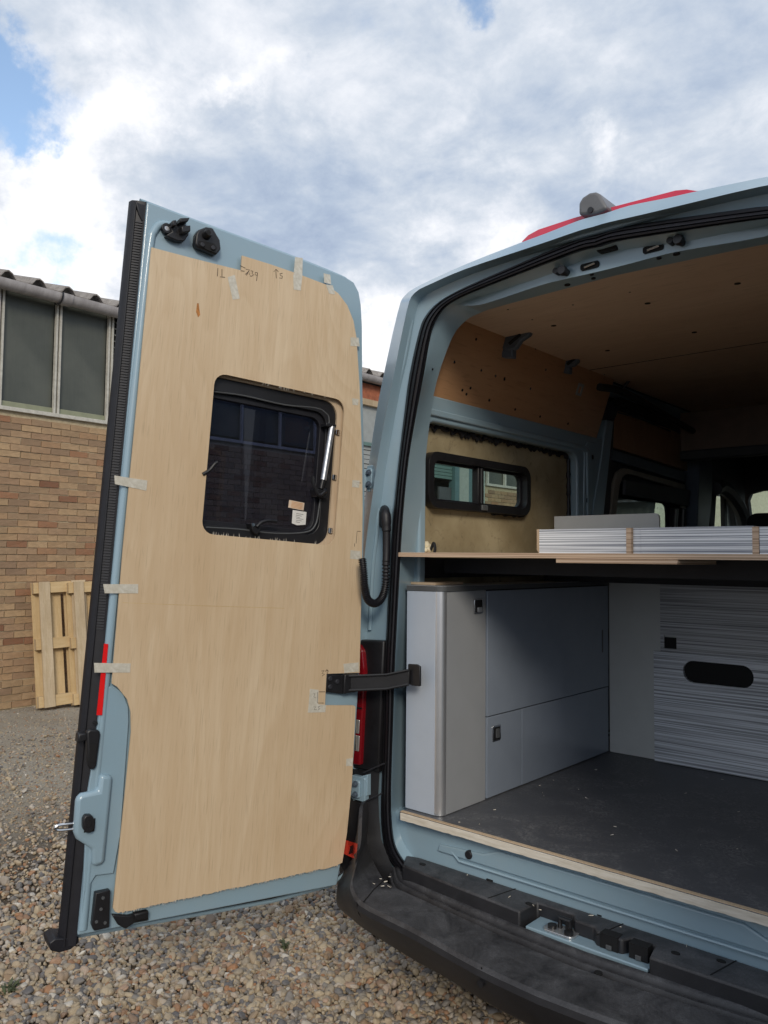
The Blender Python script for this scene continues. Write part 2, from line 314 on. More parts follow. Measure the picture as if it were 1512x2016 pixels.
def slab(fr, poly, c0, c1, holes=()):
    loops = [list(poly)]+[list(h) for h in holes]
    flat = [q for l in loops for q in l]; n = len(flat)
    V = [fr.p(a, b, c0) for a, b in flat]+[fr.p(a, b, c1) for a, b in flat]; F = []
    if holes:
        for t in tessellate_polygon([[Vector((a, b, 0)) for a, b in l] for l in loops]):
            F.append(tuple(t)); F.append(tuple(i+n for i in reversed(t)))
    else: F += [tuple(range(n)), tuple(range(2*n-1, n-1, -1))]
    k = 0
    for l in loops:
        m = len(l)
        for i in range(m): j = (i+1) % m; F.append((k+i, k+j, k+j+n, k+i+n))
        k += m
    return V, F
def rrect(a0, a1, b0, b1, r, seg=6):
    P = []
    for cx, cy, t0 in ((a1-r, b1-r, 0), (a0+r, b1-r, 90), (a0+r, b0+r, 180), (a1-r, b0+r, 270)):
        for k in range(seg+1): t = rad(t0+90*k/seg); P.append((cx+r*math.cos(t), cy+r*math.sin(t)))
    return P
def circ(a, b, r, n=14, r2=None): return [(a+r*math.cos(2*math.pi*k/n), b+(r2 or r)*math.sin(2*math.pi*k/n)) for k in range(n)]
def fix(poly):     # counter clockwise
    s = sum(poly[i][0]*poly[(i+1) % len(poly)][1]-poly[(i+1) % len(poly)][0]*poly[i][1] for i in range(len(poly))); return poly if s > 0 else poly[::-1]
def loft(loops, closed=False):
    n = len(loops[0]); V = [p for l in loops for p in l]; F = []
    for i in range(len(loops)-1):
        for j in range(n if closed else n-1):
            k = (j+1) % n; F.append((i*n+j, i*n+k, (i+1)*n+k, (i+1)*n+j))
    return V, F
def tube(path, r, n=8, cap=True):
    path = [np.asarray(p, float) for p in path]; R = r if hasattr(r, '__len__') else [r]*len(path)
    t = path[1]-path[0]; t = t/np.linalg.norm(t); x = np.cross(t, [0, 0, 1.] if abs(t[2]) < .9 else [1., 0, 0]); x /= np.linalg.norm(x)
    L_ = []
    for i, p in enumerate(path):
        t = path[min(i+1, len(path)-1)]-path[max(i-1, 0)]; t = t/(np.linalg.norm(t)+1e-12); x = x-t*(x@t); x /= np.linalg.norm(x); y = np.cross(t, x)
        L_.append([p+R[i]*(math.cos(2*math.pi*k/n)*x+math.sin(2*math.pi*k/n)*y) for k in range(n)])
    V, F = loft(L_, True)
    if cap: F = F+[tuple(range(n)), tuple(range((len(path)-1)*n, len(path)*n))]
    return V, F
def spline(P, k=6):
    P = [np.asarray(p, float) for p in P]; Q = [2*P[0]-P[1]]+P+[2*P[-1]-P[-2]]; out = []
    for i in range(1, len(Q)-2):
        a, b, c, d = Q[i-1:i+3]
        for j in range(k):
            t = j/k; out.append(.5*((2*b)+(-a+c)*t+(2*a-5*b+4*c-d)*t*t+(-a+3*b-3*c+d)*t**3))
    out.append(P[-1]); return out
XC = -1.14
mir = lambda P: [np.array([2*XC-p[0], p[1], p[2]]) for p in P]
def mirVF(VF): return mir([np.asarray(p) for p in VF[0]]), VF[1]
def ring(half): return list(half)+[q for q in mir(half)[::-1][1:]]   # half ends on the centre line
# ================================================================== ground
def gz(x, y): return .012*math.sin(x*1.3+.4)*math.cos(y*.9)
xs = np.concatenate([[-120, -60, -30], np.linspace(-16, 8, 60), [25, 60, 120]]); ys = np.concatenate([[-60, -25, -8], np.linspace(-3, 14, 48), [25, 60, 160]])
V = [(x, y, gz(x, y) if (-16 < x < 8 and -3 < y < 14) else 0) for x in xs for y in ys]; ny = len(ys)
F = [(i*ny+j, (i+1)*ny+j, (i+1)*ny+j+1, i*ny+j+1) for i in range(len(xs)-1) for j in range(ny-1)]
m = MT('yard_ground'); P_ = m.n('ShaderNodeNewGeometry'); sp = m.n('ShaderNodeSeparateXYZ'); m.l(P_.outputs['Position'], sp.inputs[0])
f = m.noise((1, 1, 1), 1.1, 8, .65, 'Object'); g = m.noise((1, 1, 1), 45, 5, .75, 'Object'); h = m.noise((1, 1, 1), 130, 3, .6, 'Object'); st = m.noise((.5, 3, 1), 1.5, 6, .7, 'Object')
base = m.ramp(f, [(.3, (.31, .265, .20)), (.5, (.40, .36, .29)), (.7, (.47, .44, .38))])
base = m.mix(m.math('MULTIPLY', m.ramp(st, [(.5, (0, 0, 0)), (.7, (1, 1, 1))]), .4), base, (.28, .235, .17))
base = m.mix(m.math('MULTIPLY', m.ramp(g, [(.35, (1, 1, 1)), (.6, (0, 0, 0))]), .55), base, (.19, .155, .115)); base = m.mix(m.math('MULTIPLY', m.ramp(h, [(.55, (0, 0, 0)), (.68, (1, 1, 1))]), .5), base, (.5, .46, .4))
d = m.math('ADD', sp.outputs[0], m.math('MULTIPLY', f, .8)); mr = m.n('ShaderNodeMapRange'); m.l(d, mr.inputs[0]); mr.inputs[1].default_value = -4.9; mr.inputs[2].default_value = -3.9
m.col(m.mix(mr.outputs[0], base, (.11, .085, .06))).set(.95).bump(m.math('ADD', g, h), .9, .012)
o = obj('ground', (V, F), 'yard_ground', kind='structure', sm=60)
# gravel: real stones scattered by geometry nodes
m = MT('pebble'); at = m.n('ShaderNodeAttribute', attribute_type='INSTANCER', attribute_name='tone')
c = m.ramp(at.outputs['Fac'], [(0, (.09, .09, .10)), (.09, (.15, .145, .145)), (.22, (.28, .25, .21)), (.42, (.42, .33, .21)), (.56, (.50, .41, .28)), (.68, (.27, .17, .09)), (.78, (.54, .48, .40)), (.86, (.36, .16, .06)), (.93, (.20, .15, .11)), (1, (.70, .66, .58))])
f = m.noise((1, 1, 1), 60, 4, .6, 'Object'); m.col(m.mix(m.math('MULTIPLY', f, .35), c, (.25, .21, .17))).set(.62).bump(f, .3, .002)
def gravel(pts, sizes, name, mat, label):
    me = bpy.data.meshes.new(name); me.from_pydata(pts, [], []); n = len(pts)
    def at_(nm, ty, arr): a = me.attributes.new(nm, ty, 'POINT'); a.data.foreach_set('value' if ty == 'FLOAT' else 'vector', np.asarray(arr, dtype=np.float32).ravel())
    at_('tone', 'FLOAT', rng.random(n)); at_('rot', 'FLOAT_VECTOR', np.stack([rng.normal(0, .45, n), rng.normal(0, .45, n), rng.random(n)*6.28], 1))
    sc = np.stack([sizes*rng.uniform(.75, 1.3, n), sizes*rng.uniform(.6, .95, n), sizes*rng.uniform(.4, .75, n)], 1); at_('siz', 'FLOAT_VECTOR', sc); 
    a = me.attributes.new('pick', 'INT', 'POINT'); a.data.foreach_set('value', rng.integers(0, 6, n).astype(np.int32))
    o = bpy.data.objects.new(name, me); COL.objects.link(o); o['kind'] = 'stuff'; o['label'] = label; o['category'] = 'gravel'
    g = bpy.data.node_groups.new(name+'_nodes', 'GeometryNodeTree'); g.interface.new_socket('Geometry', in_out='INPUT', socket_type='NodeSocketGeometry'); g.interface.new_socket('Geometry', in_out='OUTPUT', socket_type='NodeSocketGeometry')
    A = g.nodes.new; K = g.links.new; gi = A('NodeGroupInput'); go = A('NodeGroupOutput')
    g2i = A('GeometryNodeGeometryToInstance')
    for k in range(6):
        ic = A('GeometryNodeMeshIcoSphere'); ic.inputs['Radius'].default_value = 1; ic.inputs['Subdivisions'].default_value = 3
        nz = A('ShaderNodeTexNoise'); nz.noise_dimensions = '4D'; nz.inputs['W'].default_value = k*7.3; nz.inputs['Scale'].default_value = .75; nz.inputs['Detail'].default_value = 1.5
        ps = A('GeometryNodeInputPosition'); K(ps.outputs[0], nz.inputs['Vector'])
        sb = A('ShaderNodeMath'); sb.operation = 'MULTIPLY_ADD'; K(nz.outputs[0], sb.inputs[0]); sb.inputs[1].default_value = 1.5; sb.inputs[2].default_value = .25
        vm_ = A('ShaderNodeVectorMath'); vm_.operation = 'SCALE'; K(ps.outputs[0], vm_.inputs[0]); K(sb.outputs[0], vm_.inputs['Scale'])
        sp_ = A('GeometryNodeSetPosition'); K(ic.outputs[0], sp_.inputs[0]); K(vm_.outputs[0], sp_.inputs['Position'])
        sm_ = A('GeometryNodeSetMaterial'); sm_.inputs['Material'].default_value = MATS[mat]; K(sp_.outputs[0], sm_.inputs[0])
        ss = A('GeometryNodeSetShadeSmooth'); K(sm_.outputs[0], ss.inputs[0]); K(ss.outputs[0], g2i.inputs[0])
    def nat(nm, ty): q = A('GeometryNodeInputNamedAttribute'); q.data_type = ty; q.inputs['Name'].default_value = nm; return q.outputs[0]
    ip = A('GeometryNodeInstanceOnPoints'); K(gi.outputs[0], ip.inputs['Points']); K(g2i.outputs[0], ip.inputs['Instance']); ip.inputs['Pick Instance'].default_value = True
    K(nat('pick', 'INT'), ip.inputs['Instance Index']); K(nat('siz', 'FLOAT_VECTOR'), ip.inputs['Scale'])
    er = A('FunctionNodeEulerToRotation'); K(nat('rot', 'FLOAT_VECTOR'), er.inputs[0]); K(er.outputs[0], ip.inputs['Rotation'])
    K(ip.outputs[0], go.inputs[0]); md = o.modifiers.new('scatter', 'NODES'); md.node_group = g
    return o
def inview(x, y, mg=140):
    d0 = np.stack([x, y, np.full_like(x, -EYE)], 1); zc = d0@CF; px = CX+FOC*(d0@CR)/zc; py = CY-FOC*(d0@CU)/zc
    return (zc > .3) & (px > -mg) & (px < 1512+mg) & (py < 2016+mg)
n = 230000; x = rng.uniform(-7.2, 0, n); y = rng.uniform(.6, 5.5, n)
dist = np.hypot(x, y); edge = x+.5*np.sin(y*2.1)+.35*np.sin(y*5.3+x)+rng.normal(0, .35, n)
keep = inview(x, y) & (rng.random(n) < np.clip((edge+4.75)/1.2, .018, 1)); x, y = x[keep], y[keep]
sz = np.clip(rng.lognormal(math.log(.0108), .30, len(x)), .006, .026)
pts = [(a, b, gz(a, b)+s*.35+random.random()*.012) for a, b, s in zip(x, y, sz)]
print('gravel', len(pts))
gravel(pts, sz, 'gravel', 'pebble', 'loose multicoloured pea gravel covering the yard below the van door')
n = 60000; x = rng.uniform(-9.0, -3.5, n); y = rng.uniform(1.5, 7.5, n); k = inview(x, y, 60) & (rng.random(n) < np.clip((x+8.8)/3, .15, 1)); x, y = x[k], y[k]; sz = rng.uniform(.003, .009, len(x))
gravel([(a, b, gz(a, b)+.002) for a, b in zip(x, y)], sz, 'loose_grit', 'pebble', 'sparse small stones strewn over the hard dirt track')
# weeds
def weed(px, py, s, label):
    c = W(px, py, 'Z', .015); parts = []
    for k in range(46):
        a = random.random()*6.28; l = s*random.uniform(.4, 1); r = random.random()*s*.8; b = c+np.array([math.cos(a)*r, math.sin(a)*r, 0]); t = random.random()*6.28
        d = np.array([math.cos(t), math.sin(t), 0]); q = np.array([-d[1], d[0], 0])*l*.16; up = np.array([0, 0, l*random.uniform(.3, .9)])
        parts.append(([b-q*.4, b+q*.4, b+d*l*.5+up*.8+q, b+d*l*.5+up*.8-q, b+d*l+up], [(0, 1, 2, 3), (3, 2, 4)]))
    obj('weed', merge(*parts), 'leaf', label=label, cat='weed', sm=0, recalc=False)
weed(563, 1868, .034, 'small green weed growing through the gravel below the plywood door'); weed(18, 1950, .04, 'dull green weed in the gravel at the lower left corner')
# ================================================================== building on the left
BX = -8.73
bld = empty('workshop', (BX-3, 8, 0), 'long brick workshop with dirty glazing, corrugated roof and a rusty grey gutter', 'building')
obj('brickwork_backing', merge(box(BX-.3, BX-.012, -8, 9.3, -.1, 3.2), box(BX-.3, BX-.012, 12.93, 60, -.1, 3.07)), 'mortar', bld)
# bricks
bl, bh, bd, jt = .215, .065, .1, .010
me_b = []
for v in range(4):
    V0, F0 = box(-.1, 0, -bl/2, bl/2, -bh/2, bh/2); V0 = [tuple(np.array(p)+rng.normal(0, .0018, 3)*(1, 1, 1)) for p in V0]
    me_b.append(mesh('brick', V0, F0, 'brick_face', sm=0))
cells = []
for zone in ((-8, 9.3, 3.2), (12.93, 40, 3.07)):
    nr = int((zone[2]-.0)/.075)
    for r in range(nr+1):
        z = .0375+r*.075
        if z+bh/2 > zone[2]: continue
        y = zone[0]+(.1125 if r % 2 else 0)+bl/2
        while y < zone[1]-bl/2: cells.append((y, z)); y += bl+jt
def bscore(c):
    P = np.array([BX, c[0], c[1]])-CO; x = CX+FOC*(P@CR)/(P@CF); return abs(x-105)
cells.sort(key=bscore)
for i, (y, z) in enumerate(cells[:300]):
    o = bpy.data.objects.new('brick', me_b[i % 4]); COL.objects.link(o); o.parent = bld
    o.location = Vector((BX+random.uniform(-.004, .004), y+random.uniform(-.003, .003), z+random.uniform(-.002, .002)))-bld.location; o.rotation_euler = (random.uniform(-.01, .01), 0, random.uniform(-.012, .012))
obj('brick_courses', merge(*[box(BX-.1, BX+random.uniform(-.004, .004), y-bl/2, y+bl/2, z-bh/2, z+bh/2) for y, z in cells[300:] if z < 3.2]), 'brick_face', bld, kind='stuff', sm=0)
# glazing above the brick bay
ymul = [W(x_, 720, 'X', BX)[1] for x_ in (-2, 113, 220)]; pitch = ymul[1]-ymul[0]
allm = [ymul[1]+pitch*k for k in range(-12, 2)]
ztop = 4.62
obj('window_ledge', box(BX-.06, BX+.035, -8, 9.3, 3.202, 3.245), 'mullion', bld, bevel=.004)
for k, y in enumerate(allm):
    for s in ((0,) if 0 else (-.022, .022)): obj('mullion', box(BX-.03, BX+.012, y+s-.012, y+s+.012, 3.247, ztop), 'mullion', bld)
for a, b in zip(allm[:-1], allm[1:]):
    obj('pane', box(BX-.05, BX-.045, a+.036, b-.036, 3.29, ztop), 'factory_glass', bld)
    obj('lower_rail', box(BX-.048, BX-.02, a+.036, b-.036, 3.247, 3.31), 'window_sill_glass', bld, bevel=.004)
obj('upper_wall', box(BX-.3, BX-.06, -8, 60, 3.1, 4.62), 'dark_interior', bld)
# corrugated cladding just beyond the glazing
def corr(y0, y1, z0, z1, x, pit_=.075, amp=.015, vert=True):
    n = int((y1-y0)/pit_*6); pts_ = [(y0+(y1-y0)*i/n, x+amp*math.sin(2*math.pi*i/6)) for i in range(n+1)]
    return loft([[np.array([xx, yy, z0]) for yy, xx in pts_], [np.array([xx, yy, z1]) for yy, xx in pts_]])
yl = allm[-1]+.06
ye = yl+.55
for k in range(17): obj('louvre', ([(BX-.045, yl, 3.3+k*.078), (BX+.02, yl, 3.27+k*.078), (BX+.02, ye, 3.27+k*.078), (BX-.045, ye, 3.3+k*.078), (BX-.045, yl, 3.308+k*.078), (BX+.02, yl, 3.278+k*.078), (BX+.02, ye, 3.278+k*.078), (BX-.045, ye, 3.308+k*.078)], BF), 'shutter_grey', bld)
for k in range(5): obj('pane', box(BX-.05, BX-.045, ye+.03+k*.7, min(9.29, ye+.70+k*.7), 3.29, ztop), 'factory_glass', bld); obj('mullion', box(BX-.03, BX+.012, ye+k*.7-.012, ye+k*.7+.012, 3.247, ztop), 'mullion', bld)
# roof: big wave asbestos sheets, and the gutter in front
gy, gzc, gr = BX+.14, 4.555, .085
n = 60*8; yy = [-8+68*i/n/1. for i in range(n+1)]
prof = [(-8+ .34*i/8, .085*max(0, math.cos(2*math.pi*(i/8-.36)))**.8 if math.cos(2*math.pi*(i/8-.36)) > 0 else .0) for i in range(int(68/.34*8))]
def roofline(x, dz): return [np.array([x, y, 4.625+h+dz]) for y, h in prof]
obj('roof', loft([roofline(BX+.09, 0), roofline(BX-3.5, 1.05), roofline(BX-3.5, 1.03), roofline(BX+.09, -.014), roofline(BX+.09, 0)]), 'asbestos', bld, sm=50)
obj('eaves_filler', box(BX-.3, BX+.02, -8, 60, 4.57, 4.628), 'asbestos', bld)
arc = [(gy+gr*math.cos(t), gzc+gr*math.sin(t)) for t in [rad(a) for a in range(-190, 11, 20)]]; arc2 = [(gy+(gr-.01)*math.cos(t), gzc+(gr-.01)*math.sin(t)) for t in [rad(a) for a in range(10, -191, -20)]]
gp = arc+arc2; 
yj = W(118, 600, 'X', gy)[1]
joints = [yj+1.83*k for k in range(-6, 26)]
for a, b in zip(joints[:-1], joints[1:]): obj('gutter_length', loft([[np.array([x, a+.004, z]) for x, z in gp], [np.array([x, b, z]) for x, z in gp]], True), 'gutter_paint', bld)
for a in joints:
    q = [(gy+(gr+.012)*math.cos(t), gzc+(gr+.012)*math.sin(t)) for t in [rad(k) for k in range(-190, 11, 20)]]
    obj('gutter_joint', loft([[np.array([x, a-.012, z]) for x, z in q], [np.array([x, a+.11, z]) for x, z in q]]), 'gutter_paint', bld)
    obj('gutter_strap', loft([[np.array([gy+(gr+.022)*math.cos(t), a-.03, gzc+(gr+.022)*math.sin(t)]) for t in [rad(k) for k in range(-190, 11, 20)]], [np.array([gy+(gr+.022)*math.cos(t), a-.008, gzc+(gr+.022)*math.sin(t)]) for t in [rad(k) for k in range(-190, 11, 20)]]]), 'weathered_black', bld)
# shutter bays seen past the door edge and through the van windows
obj('lintel', box(BX-.05, BX+.03, 9.3, 12.93, 4.22, 4.47), 'rust_lintel', bld); obj('lintel_board', box(BX-.05, BX+.05, 9.3, 12.93, 4.12, 4.217), 'pine_old', bld)
obj('fascia_panel', box(BX-.1, BX-.02, 9.32, 10.0, 3.52, 4.118), 'shutter_grey', bld); obj('shutter_box', box(BX-.1, BX+.04, 9.3, 10.9, 3.46, 3.517), 'shutter_green', bld)
for k in range(44): obj('shutter_slat', box(BX-.06, BX-.012+(.012 if k % 3 == 0 else 0), 9.32, 10.9, 3.4-k*.075, 3.464-k*.075), 'shutter_grey', bld)
for k in range(14): obj('green_slat', box(BX-.05, BX-.01, 10.98, 11.86, 3.10+k*.06, 3.152+k*.06), 'shutter_green', bld)
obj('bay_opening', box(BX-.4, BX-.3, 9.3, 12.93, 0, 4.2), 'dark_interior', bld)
obj('door_post', box(BX-.1, BX+.04, 11.88, 12.02, 0, 4.1), 'teal_post', bld); obj('pale_door', box(BX-.07, BX-.03, 12.04, 12.42, 0, 4.1), 'pale_door', bld)
obj('side_panel', box(BX-.07, BX-.03, 11.5, 11.86, 0, 2.95), 'grey_trim', bld)
obj('drain_pipe', box(BX-.02, BX+.06, 12.74, 12.82, 0, 4.1), 'pale_door', bld); obj('green_door', box(BX-.09, BX-.05, 12.44, 12.9, 0, 4.1), 'teal_post', bld)
for k in range(24):
    y = 13.0+k*.62; obj('mullion', box(BX-.03, BX+.02, y-.025, y+.025, 3.12, 4.6), 'mullion', bld); obj('pane', box(BX-.05, BX-.04, y+.03, y+.59, 3.12, 4.6), 'factory_glass', bld)
obj('window_ledge', box(BX-.06, BX+.03, 12.93, 60, 3.073, 3.118), 'mullion', bld)
yc_ = [(20.5+i*.06, BX+.03+.03*math.sin(i*math.pi/2)) for i in range(600)]
obj('pale_cladding', loft([[np.array([x, y, 1.6]) for y, x in yc_], [np.array([x, y, 4.55]) for y, x in yc_]]), 'pale_clad', bld)
# far shed closing the yard beyond the windscreen
shd = empty('metal_shed', (-6, 44, 0), 'pale corrugated metal shed glimpsed through the van windscreen', 'building')
obj('shed_wall', loft([[np.array([-30+i*.12, 44+.05*math.sin(i*math.pi/2), 0]) for i in range(420)], [np.array([-30+i*.12, 44+.05*math.sin(i*math.pi/2), 5.]) for i in range(420)]]), 'pale_door', shd)
obj('shed_roof', loft([[np.array([-30.5+i*.12, 43.4, 5.+.08*math.sin(i*math.pi/2)]) for i in range(430)], [np.array([-30.5+i*.12, 52, 8.+.08*math.sin(i*math.pi/2)]) for i in range(430)]]), 'asbestos', shd)
# ================================================================== pallets
def pallet(px, py, lean, yw, label, mat_, rotz, planks):
    base = W(px, py, 'Z', 0.01); t = empty('pallet', tuple(base), label, 'pallet', 'pallets leaning on the brick wall')
    a = np.array([math.sin(rotz), math.cos(rotz), 0.]); nrm = np.array([math.cos(rotz), -math.sin(rotz), 0.])      # nrm points to the yard
    b = np.array([0, 0, 1.])*math.cos(lean)-nrm*math.sin(lean); c = nrm*math.cos(lean)+np.array([0, 0, 1.])*math.sin(lean)
    a2 = a*math.cos(rad(2.2))+b*math.sin(rad(2.2)); b = b*math.cos(rad(2.2))-a*math.sin(rad(2.2)); a = a2; fr = Frame(base, a, b, c); H_ = 1.34
    for p0, p1, mt_ in planks['front']: obj('board', slab(fr, [(p0, 0), (p1, .0), (p1+random.uniform(-.004, .004), H_), (p0, H_)], .098, .12), mt_, t, bevel=.002, uvf=fr.uvf())
    for p0, p1 in planks['back']: obj('board', slab(fr, [(p0, 0), (p1, 0), (p1, H_), (p0, H_)], 0, .02), mat_, t, bevel=.002, uvf=fr.uvf())
    for h in (.0, H_/2-.06, H_-.125):
        obj('cross_board', slab(fr, [(0, h+.004), (yw, h+.004), (yw, h+.121), (0, h+.121)], .0775, .0975), mat_, t, bevel=.002, uvf=(fr.o, fr.b, fr.a))
        for q in (.0, yw/2-.05, yw-.1): obj('block', slab(fr, [(q+.003, h+.002), (q+.1, h+.002), (q+.1, h+.122), (q+.003, h+.122)], .0205, .077), 'pine_old', t, bevel=.003)
pallet(71, 1395, rad(7), .56, 'yellowish timber pallet leaning upright on the brick wall, its left edge fully in view', 'pine', rad(7), dict(front=[(0.05, .165, 'pine_old'), (.40, .56, 'pine_old')], back=[(0.0, .10), (.19, .31), (.345, .43), (.44, .56)]))
pallet(140, 1389, rad(6.5), .62, 'second timber pallet beside the first, half hidden by the open van door', 'pine', rad(7), dict(front=[(.05, .16, 'pine_old'), (.28, .40, 'pine'), (.5, .62, 'pine')], back=[(0, .1), (.2, .33), (.4, .52)]))
# ================================================================== the van
van = empty('van', (XC, 4.6, 0), 'blue-grey panel van being converted, its rear doors open on a bare interior', 'van')
YR = 2.33
def tab(t, z): return float(np.interp(z, [q[0] for q in t], [q[1] for q in t]))
TA = [(.45, -2.235), (.8, -2.25), (1.2, -2.24), (1.6, -2.21), (2.121, -2.141), (2.323, -2.095), (2.509, -2.047), (2.622, -2.009)]
TA2 = [(.45, -2.165), (.8, -2.175), (1.2, -2.155), (1.6, -2.115), (2.084, -2.031), (2.405, -1.948), (2.588, -1.896)]
Bp = [(797, 1732), (765, 1691), (755, 1658), (750, 1600), (752, 1524), (755, 1420), (756, 1338), (762, 1220), (770, 1068), (778, 977), (786, 900), (797, 812), (807, 738), (826, 652), (840, 620), (866, 593), (915, 566), (1022, 520), (1076, 497), (1140, 472), (1197, 458)]
Cp = [(812, 1716), (787, 1682), (775, 1650), (770, 1590), (771, 1510), (774, 1420), (777, 1317), (783, 1200), (790, 1068), (796, 985), (805, 900), (819, 818), (834, 738), (850, 652), (871, 612), (893, 594), (928, 577), (1030, 537), (1080, 518), (1142, 495), (1197, 482)]
LB = [W(x, y, 'Y', YR) for x, y in Bp]; LC = [W(x, y, 'Y', YR) for x, y in Cp]
ns = len(LB)
LB[-1][0] = LC[-1][0] = XC
LA2, LA = [], []
A2h = [(801, 611), (816, 577), (850, 558), (915, 530), (1022, 494), (1076, 476), (1140, 454), (1190, 440)]
Ah = [(783, 615), (797, 582), (828, 561), (915, 521), (1022, 479), (1076, 459), (1140, 434), (1185, 422)]
for i in range(ns):
    if i < ns-8: z = LB[i][2]; z = z-(0.02 if i < 3 else 0); LA2.append(np.array([tab(TA2, z), 2.285, z])); LA.append(np.array([tab(TA, z), 2.36, z]))
    else: LA2.append(W(*A2h[i-ns+8], 'Y', 2.285)); LA.append(W(*Ah[i-ns+8], 'Y', 2.36))
LA2[-1][0] = LA[-1][0] = XC
TE = [(.72, -2.02), (1.22, -2.02), (1.68, -1.972), (2.12, -1.928), (2.32, -1.892), (2.43, -1.853), (2.49, -1.822), (2.547, -1.776)]
LE, LM, LG = [], [], []
Gh = [(938, 586), (1045, 553), (1095, 535), (1150, 512), (1200, 498)]; Mh = [(950, 599), (1047, 567), (1088, 555), (1150, 541), (1201, 529)]
Eh = [(-1.745, 2.56), (-1.69, 2.575), (-1.62, 2.583), (-1.45, 2.589), (-1.33, 2.592), (-1.23, 2.595), (XC, 2.597)]
for i in range(ns):
    if i == 0: e_ = (-1.90, .56)
    elif i == 1: e_ = (-1.955, .60)
    elif i == 2: e_ = (-2.0, .66)
    elif i < ns-7: z = min(LC[i][2], 2.53) if i < ns-7 else 0; e_ = (tab(TE, z), z)
    else: e_ = Eh[i-ns+7]
    LE.append(np.array([e_[0], 2.45, e_[1]]))
    t = .22 if i < ns-8 else .5
    mpt = LC[i]*(1-t)+LE[i]*t; mpt[1] = 2.345 if i < ns-8 else 2.365; LM.append(mpt)
    g_ = LC[i]*.92+LE[i]*.08; g_[1] = 2.34; LG.append(g_)
    if i >= ns-8: LG[-1][1] = 2.345+.006*(i-ns+8)
    if i >= ns-5: LG[-1] = W(*Gh[i-ns+5], 'Y', 2.370); LM[-1] = W(*Mh[i-ns+5], 'Y', 2.374)
LA2b = [q*.93+p*.07+np.array([0, .012, 0]) for q, p in zip(LA2, LB)]
LBi = [q*.25+p*.75+np.array([0, .012, 0]) for q, p in zip(LA2, LB)]
for q in LBi: q[1] = 2.345
for q in LA2b: q[1] = 2.335
LG[-1][0] = LM[-1][0] = XC
def half(L_):
    q = spline([np.array(p, float) for p in L_], 3); q[-1][0] = XC; return ring(q)
obj('rear_frame', loft([half(LA), half([a*.45+b*.55 for a, b in zip(LA, LA2)]), half(LA2), half(LA2b), half(LBi), half(LB), half(LC), half(LG), half(LM), half(LE)]), 'van_paint', van, sm=45)
# pressed ribs of the pillar
def rib(pxs, r, y_=2.329, mat='van_paint', nm='pressed_rib'): obj(nm, tube(spline([W(x, y, 'Y', y_) for x, y in pxs], 5), r, 8), mat, van)
rib([(811, 630), (797, 705), (778, 790), (760, 890)], .008); rib([(745, 1000), (742, 1050), (734, 1120), (728, 1240)], .007)
# rubber seal round the opening with fine grooves
def sealloop(t, y):
    out = []
    for b, c in zip(Bp, Cp): out.append(W(b[0]*(1-t)+c[0]*t, b[1]*(1-t)+c[1]*t, 'Y', y))
    out[-1][0] = XC
    return half(out)
obj('door_seal', loft([sealloop(t, y) for t, y in ((-.05, 2.347), (0., 2.318), (.12, 2.306), (.2, 2.314), (.3, 2.300), (.42, 2.296), (.5, 2.304), (.58, 2.297), (.72, 2.299), (.82, 2.310), (.9, 2.306), (1.0, 2.318), (1.04, 2.35))]), 'rubber', van, sm=50)
# outer skin: roof and sides in one, with the window openings left open
Ys = [2.36, 2.62, 3.75, 5.2, 6.9]
idx = list(range(ns)); sk = [half([p+np.array([0, y-2.36, 0]) for p in LA]) for y in Ys]
V, F = loft(sk); nn = len(sk[0]); F2 = []
for f in F:
    q = np.mean([V[i] for i in f], axis=0)
    if q[0] < -2 and 1.76 < q[2] < 2.28 and 2.62 < q[1] < 3.75: continue
    if q[0] < -2 and 1.6 < q[2] < 2.15 and q[1] > 5.2: continue
    F2.append(f)
obj('outer_skin', (V, F2), 'van_paint', van, sm=45)
obj('roof_underside', box(-2.0, -.28, 2.46, 6.9, 2.66, 2.67), 'dark_interior', van)
# header slots, studs and holes
HF = Frame((0, 2.373, 0), (1, 0, 0), (0, 0, 1), (0, -1, 0))
def hdr(px_, py_, w_, h_, nm, mat='gap_black', r=.006, c1=.006, rot=0):
    a, b = HF.px(px_, py_, .004); return obj(nm, slab(HF, rrect(a-w_, a+w_, b-h_, b+h_, min(w_, h_)*.7), -.01, c1), mat, van)
for x, y in ((1161, 523), (1286, 489)):
    o = hdr(x, y, .033, .011, 'latch_slot'); a, b = HF.px(x, y, .01); obj('latch_loop', tube([HF.p(a-.018, b-.002, .012), HF.p(a+.02, b+.003, .014)], .0035), 'chrome', van)
hdr(1201, 490, .034, .012, 'drain_slot', c1=.03)
for x, y in ((1106, 534), (1333, 474)):
    a, b = HF.px(x, y, .02); obj('striker_stud', merge(tube([HF.p(a-.02, b+.004, -.01), HF.p(a-.02, b+.004, .03)], .010, 10), tube([HF.p(a+.008, b-.002, -.01), HF.p(a+.008, b-.002, .02), HF.p(a+.008, b-.002, .022), HF.p(a+.008, b-.002, .04)], [.012, .012, .016, .014], 12)), 'black_plastic', van)
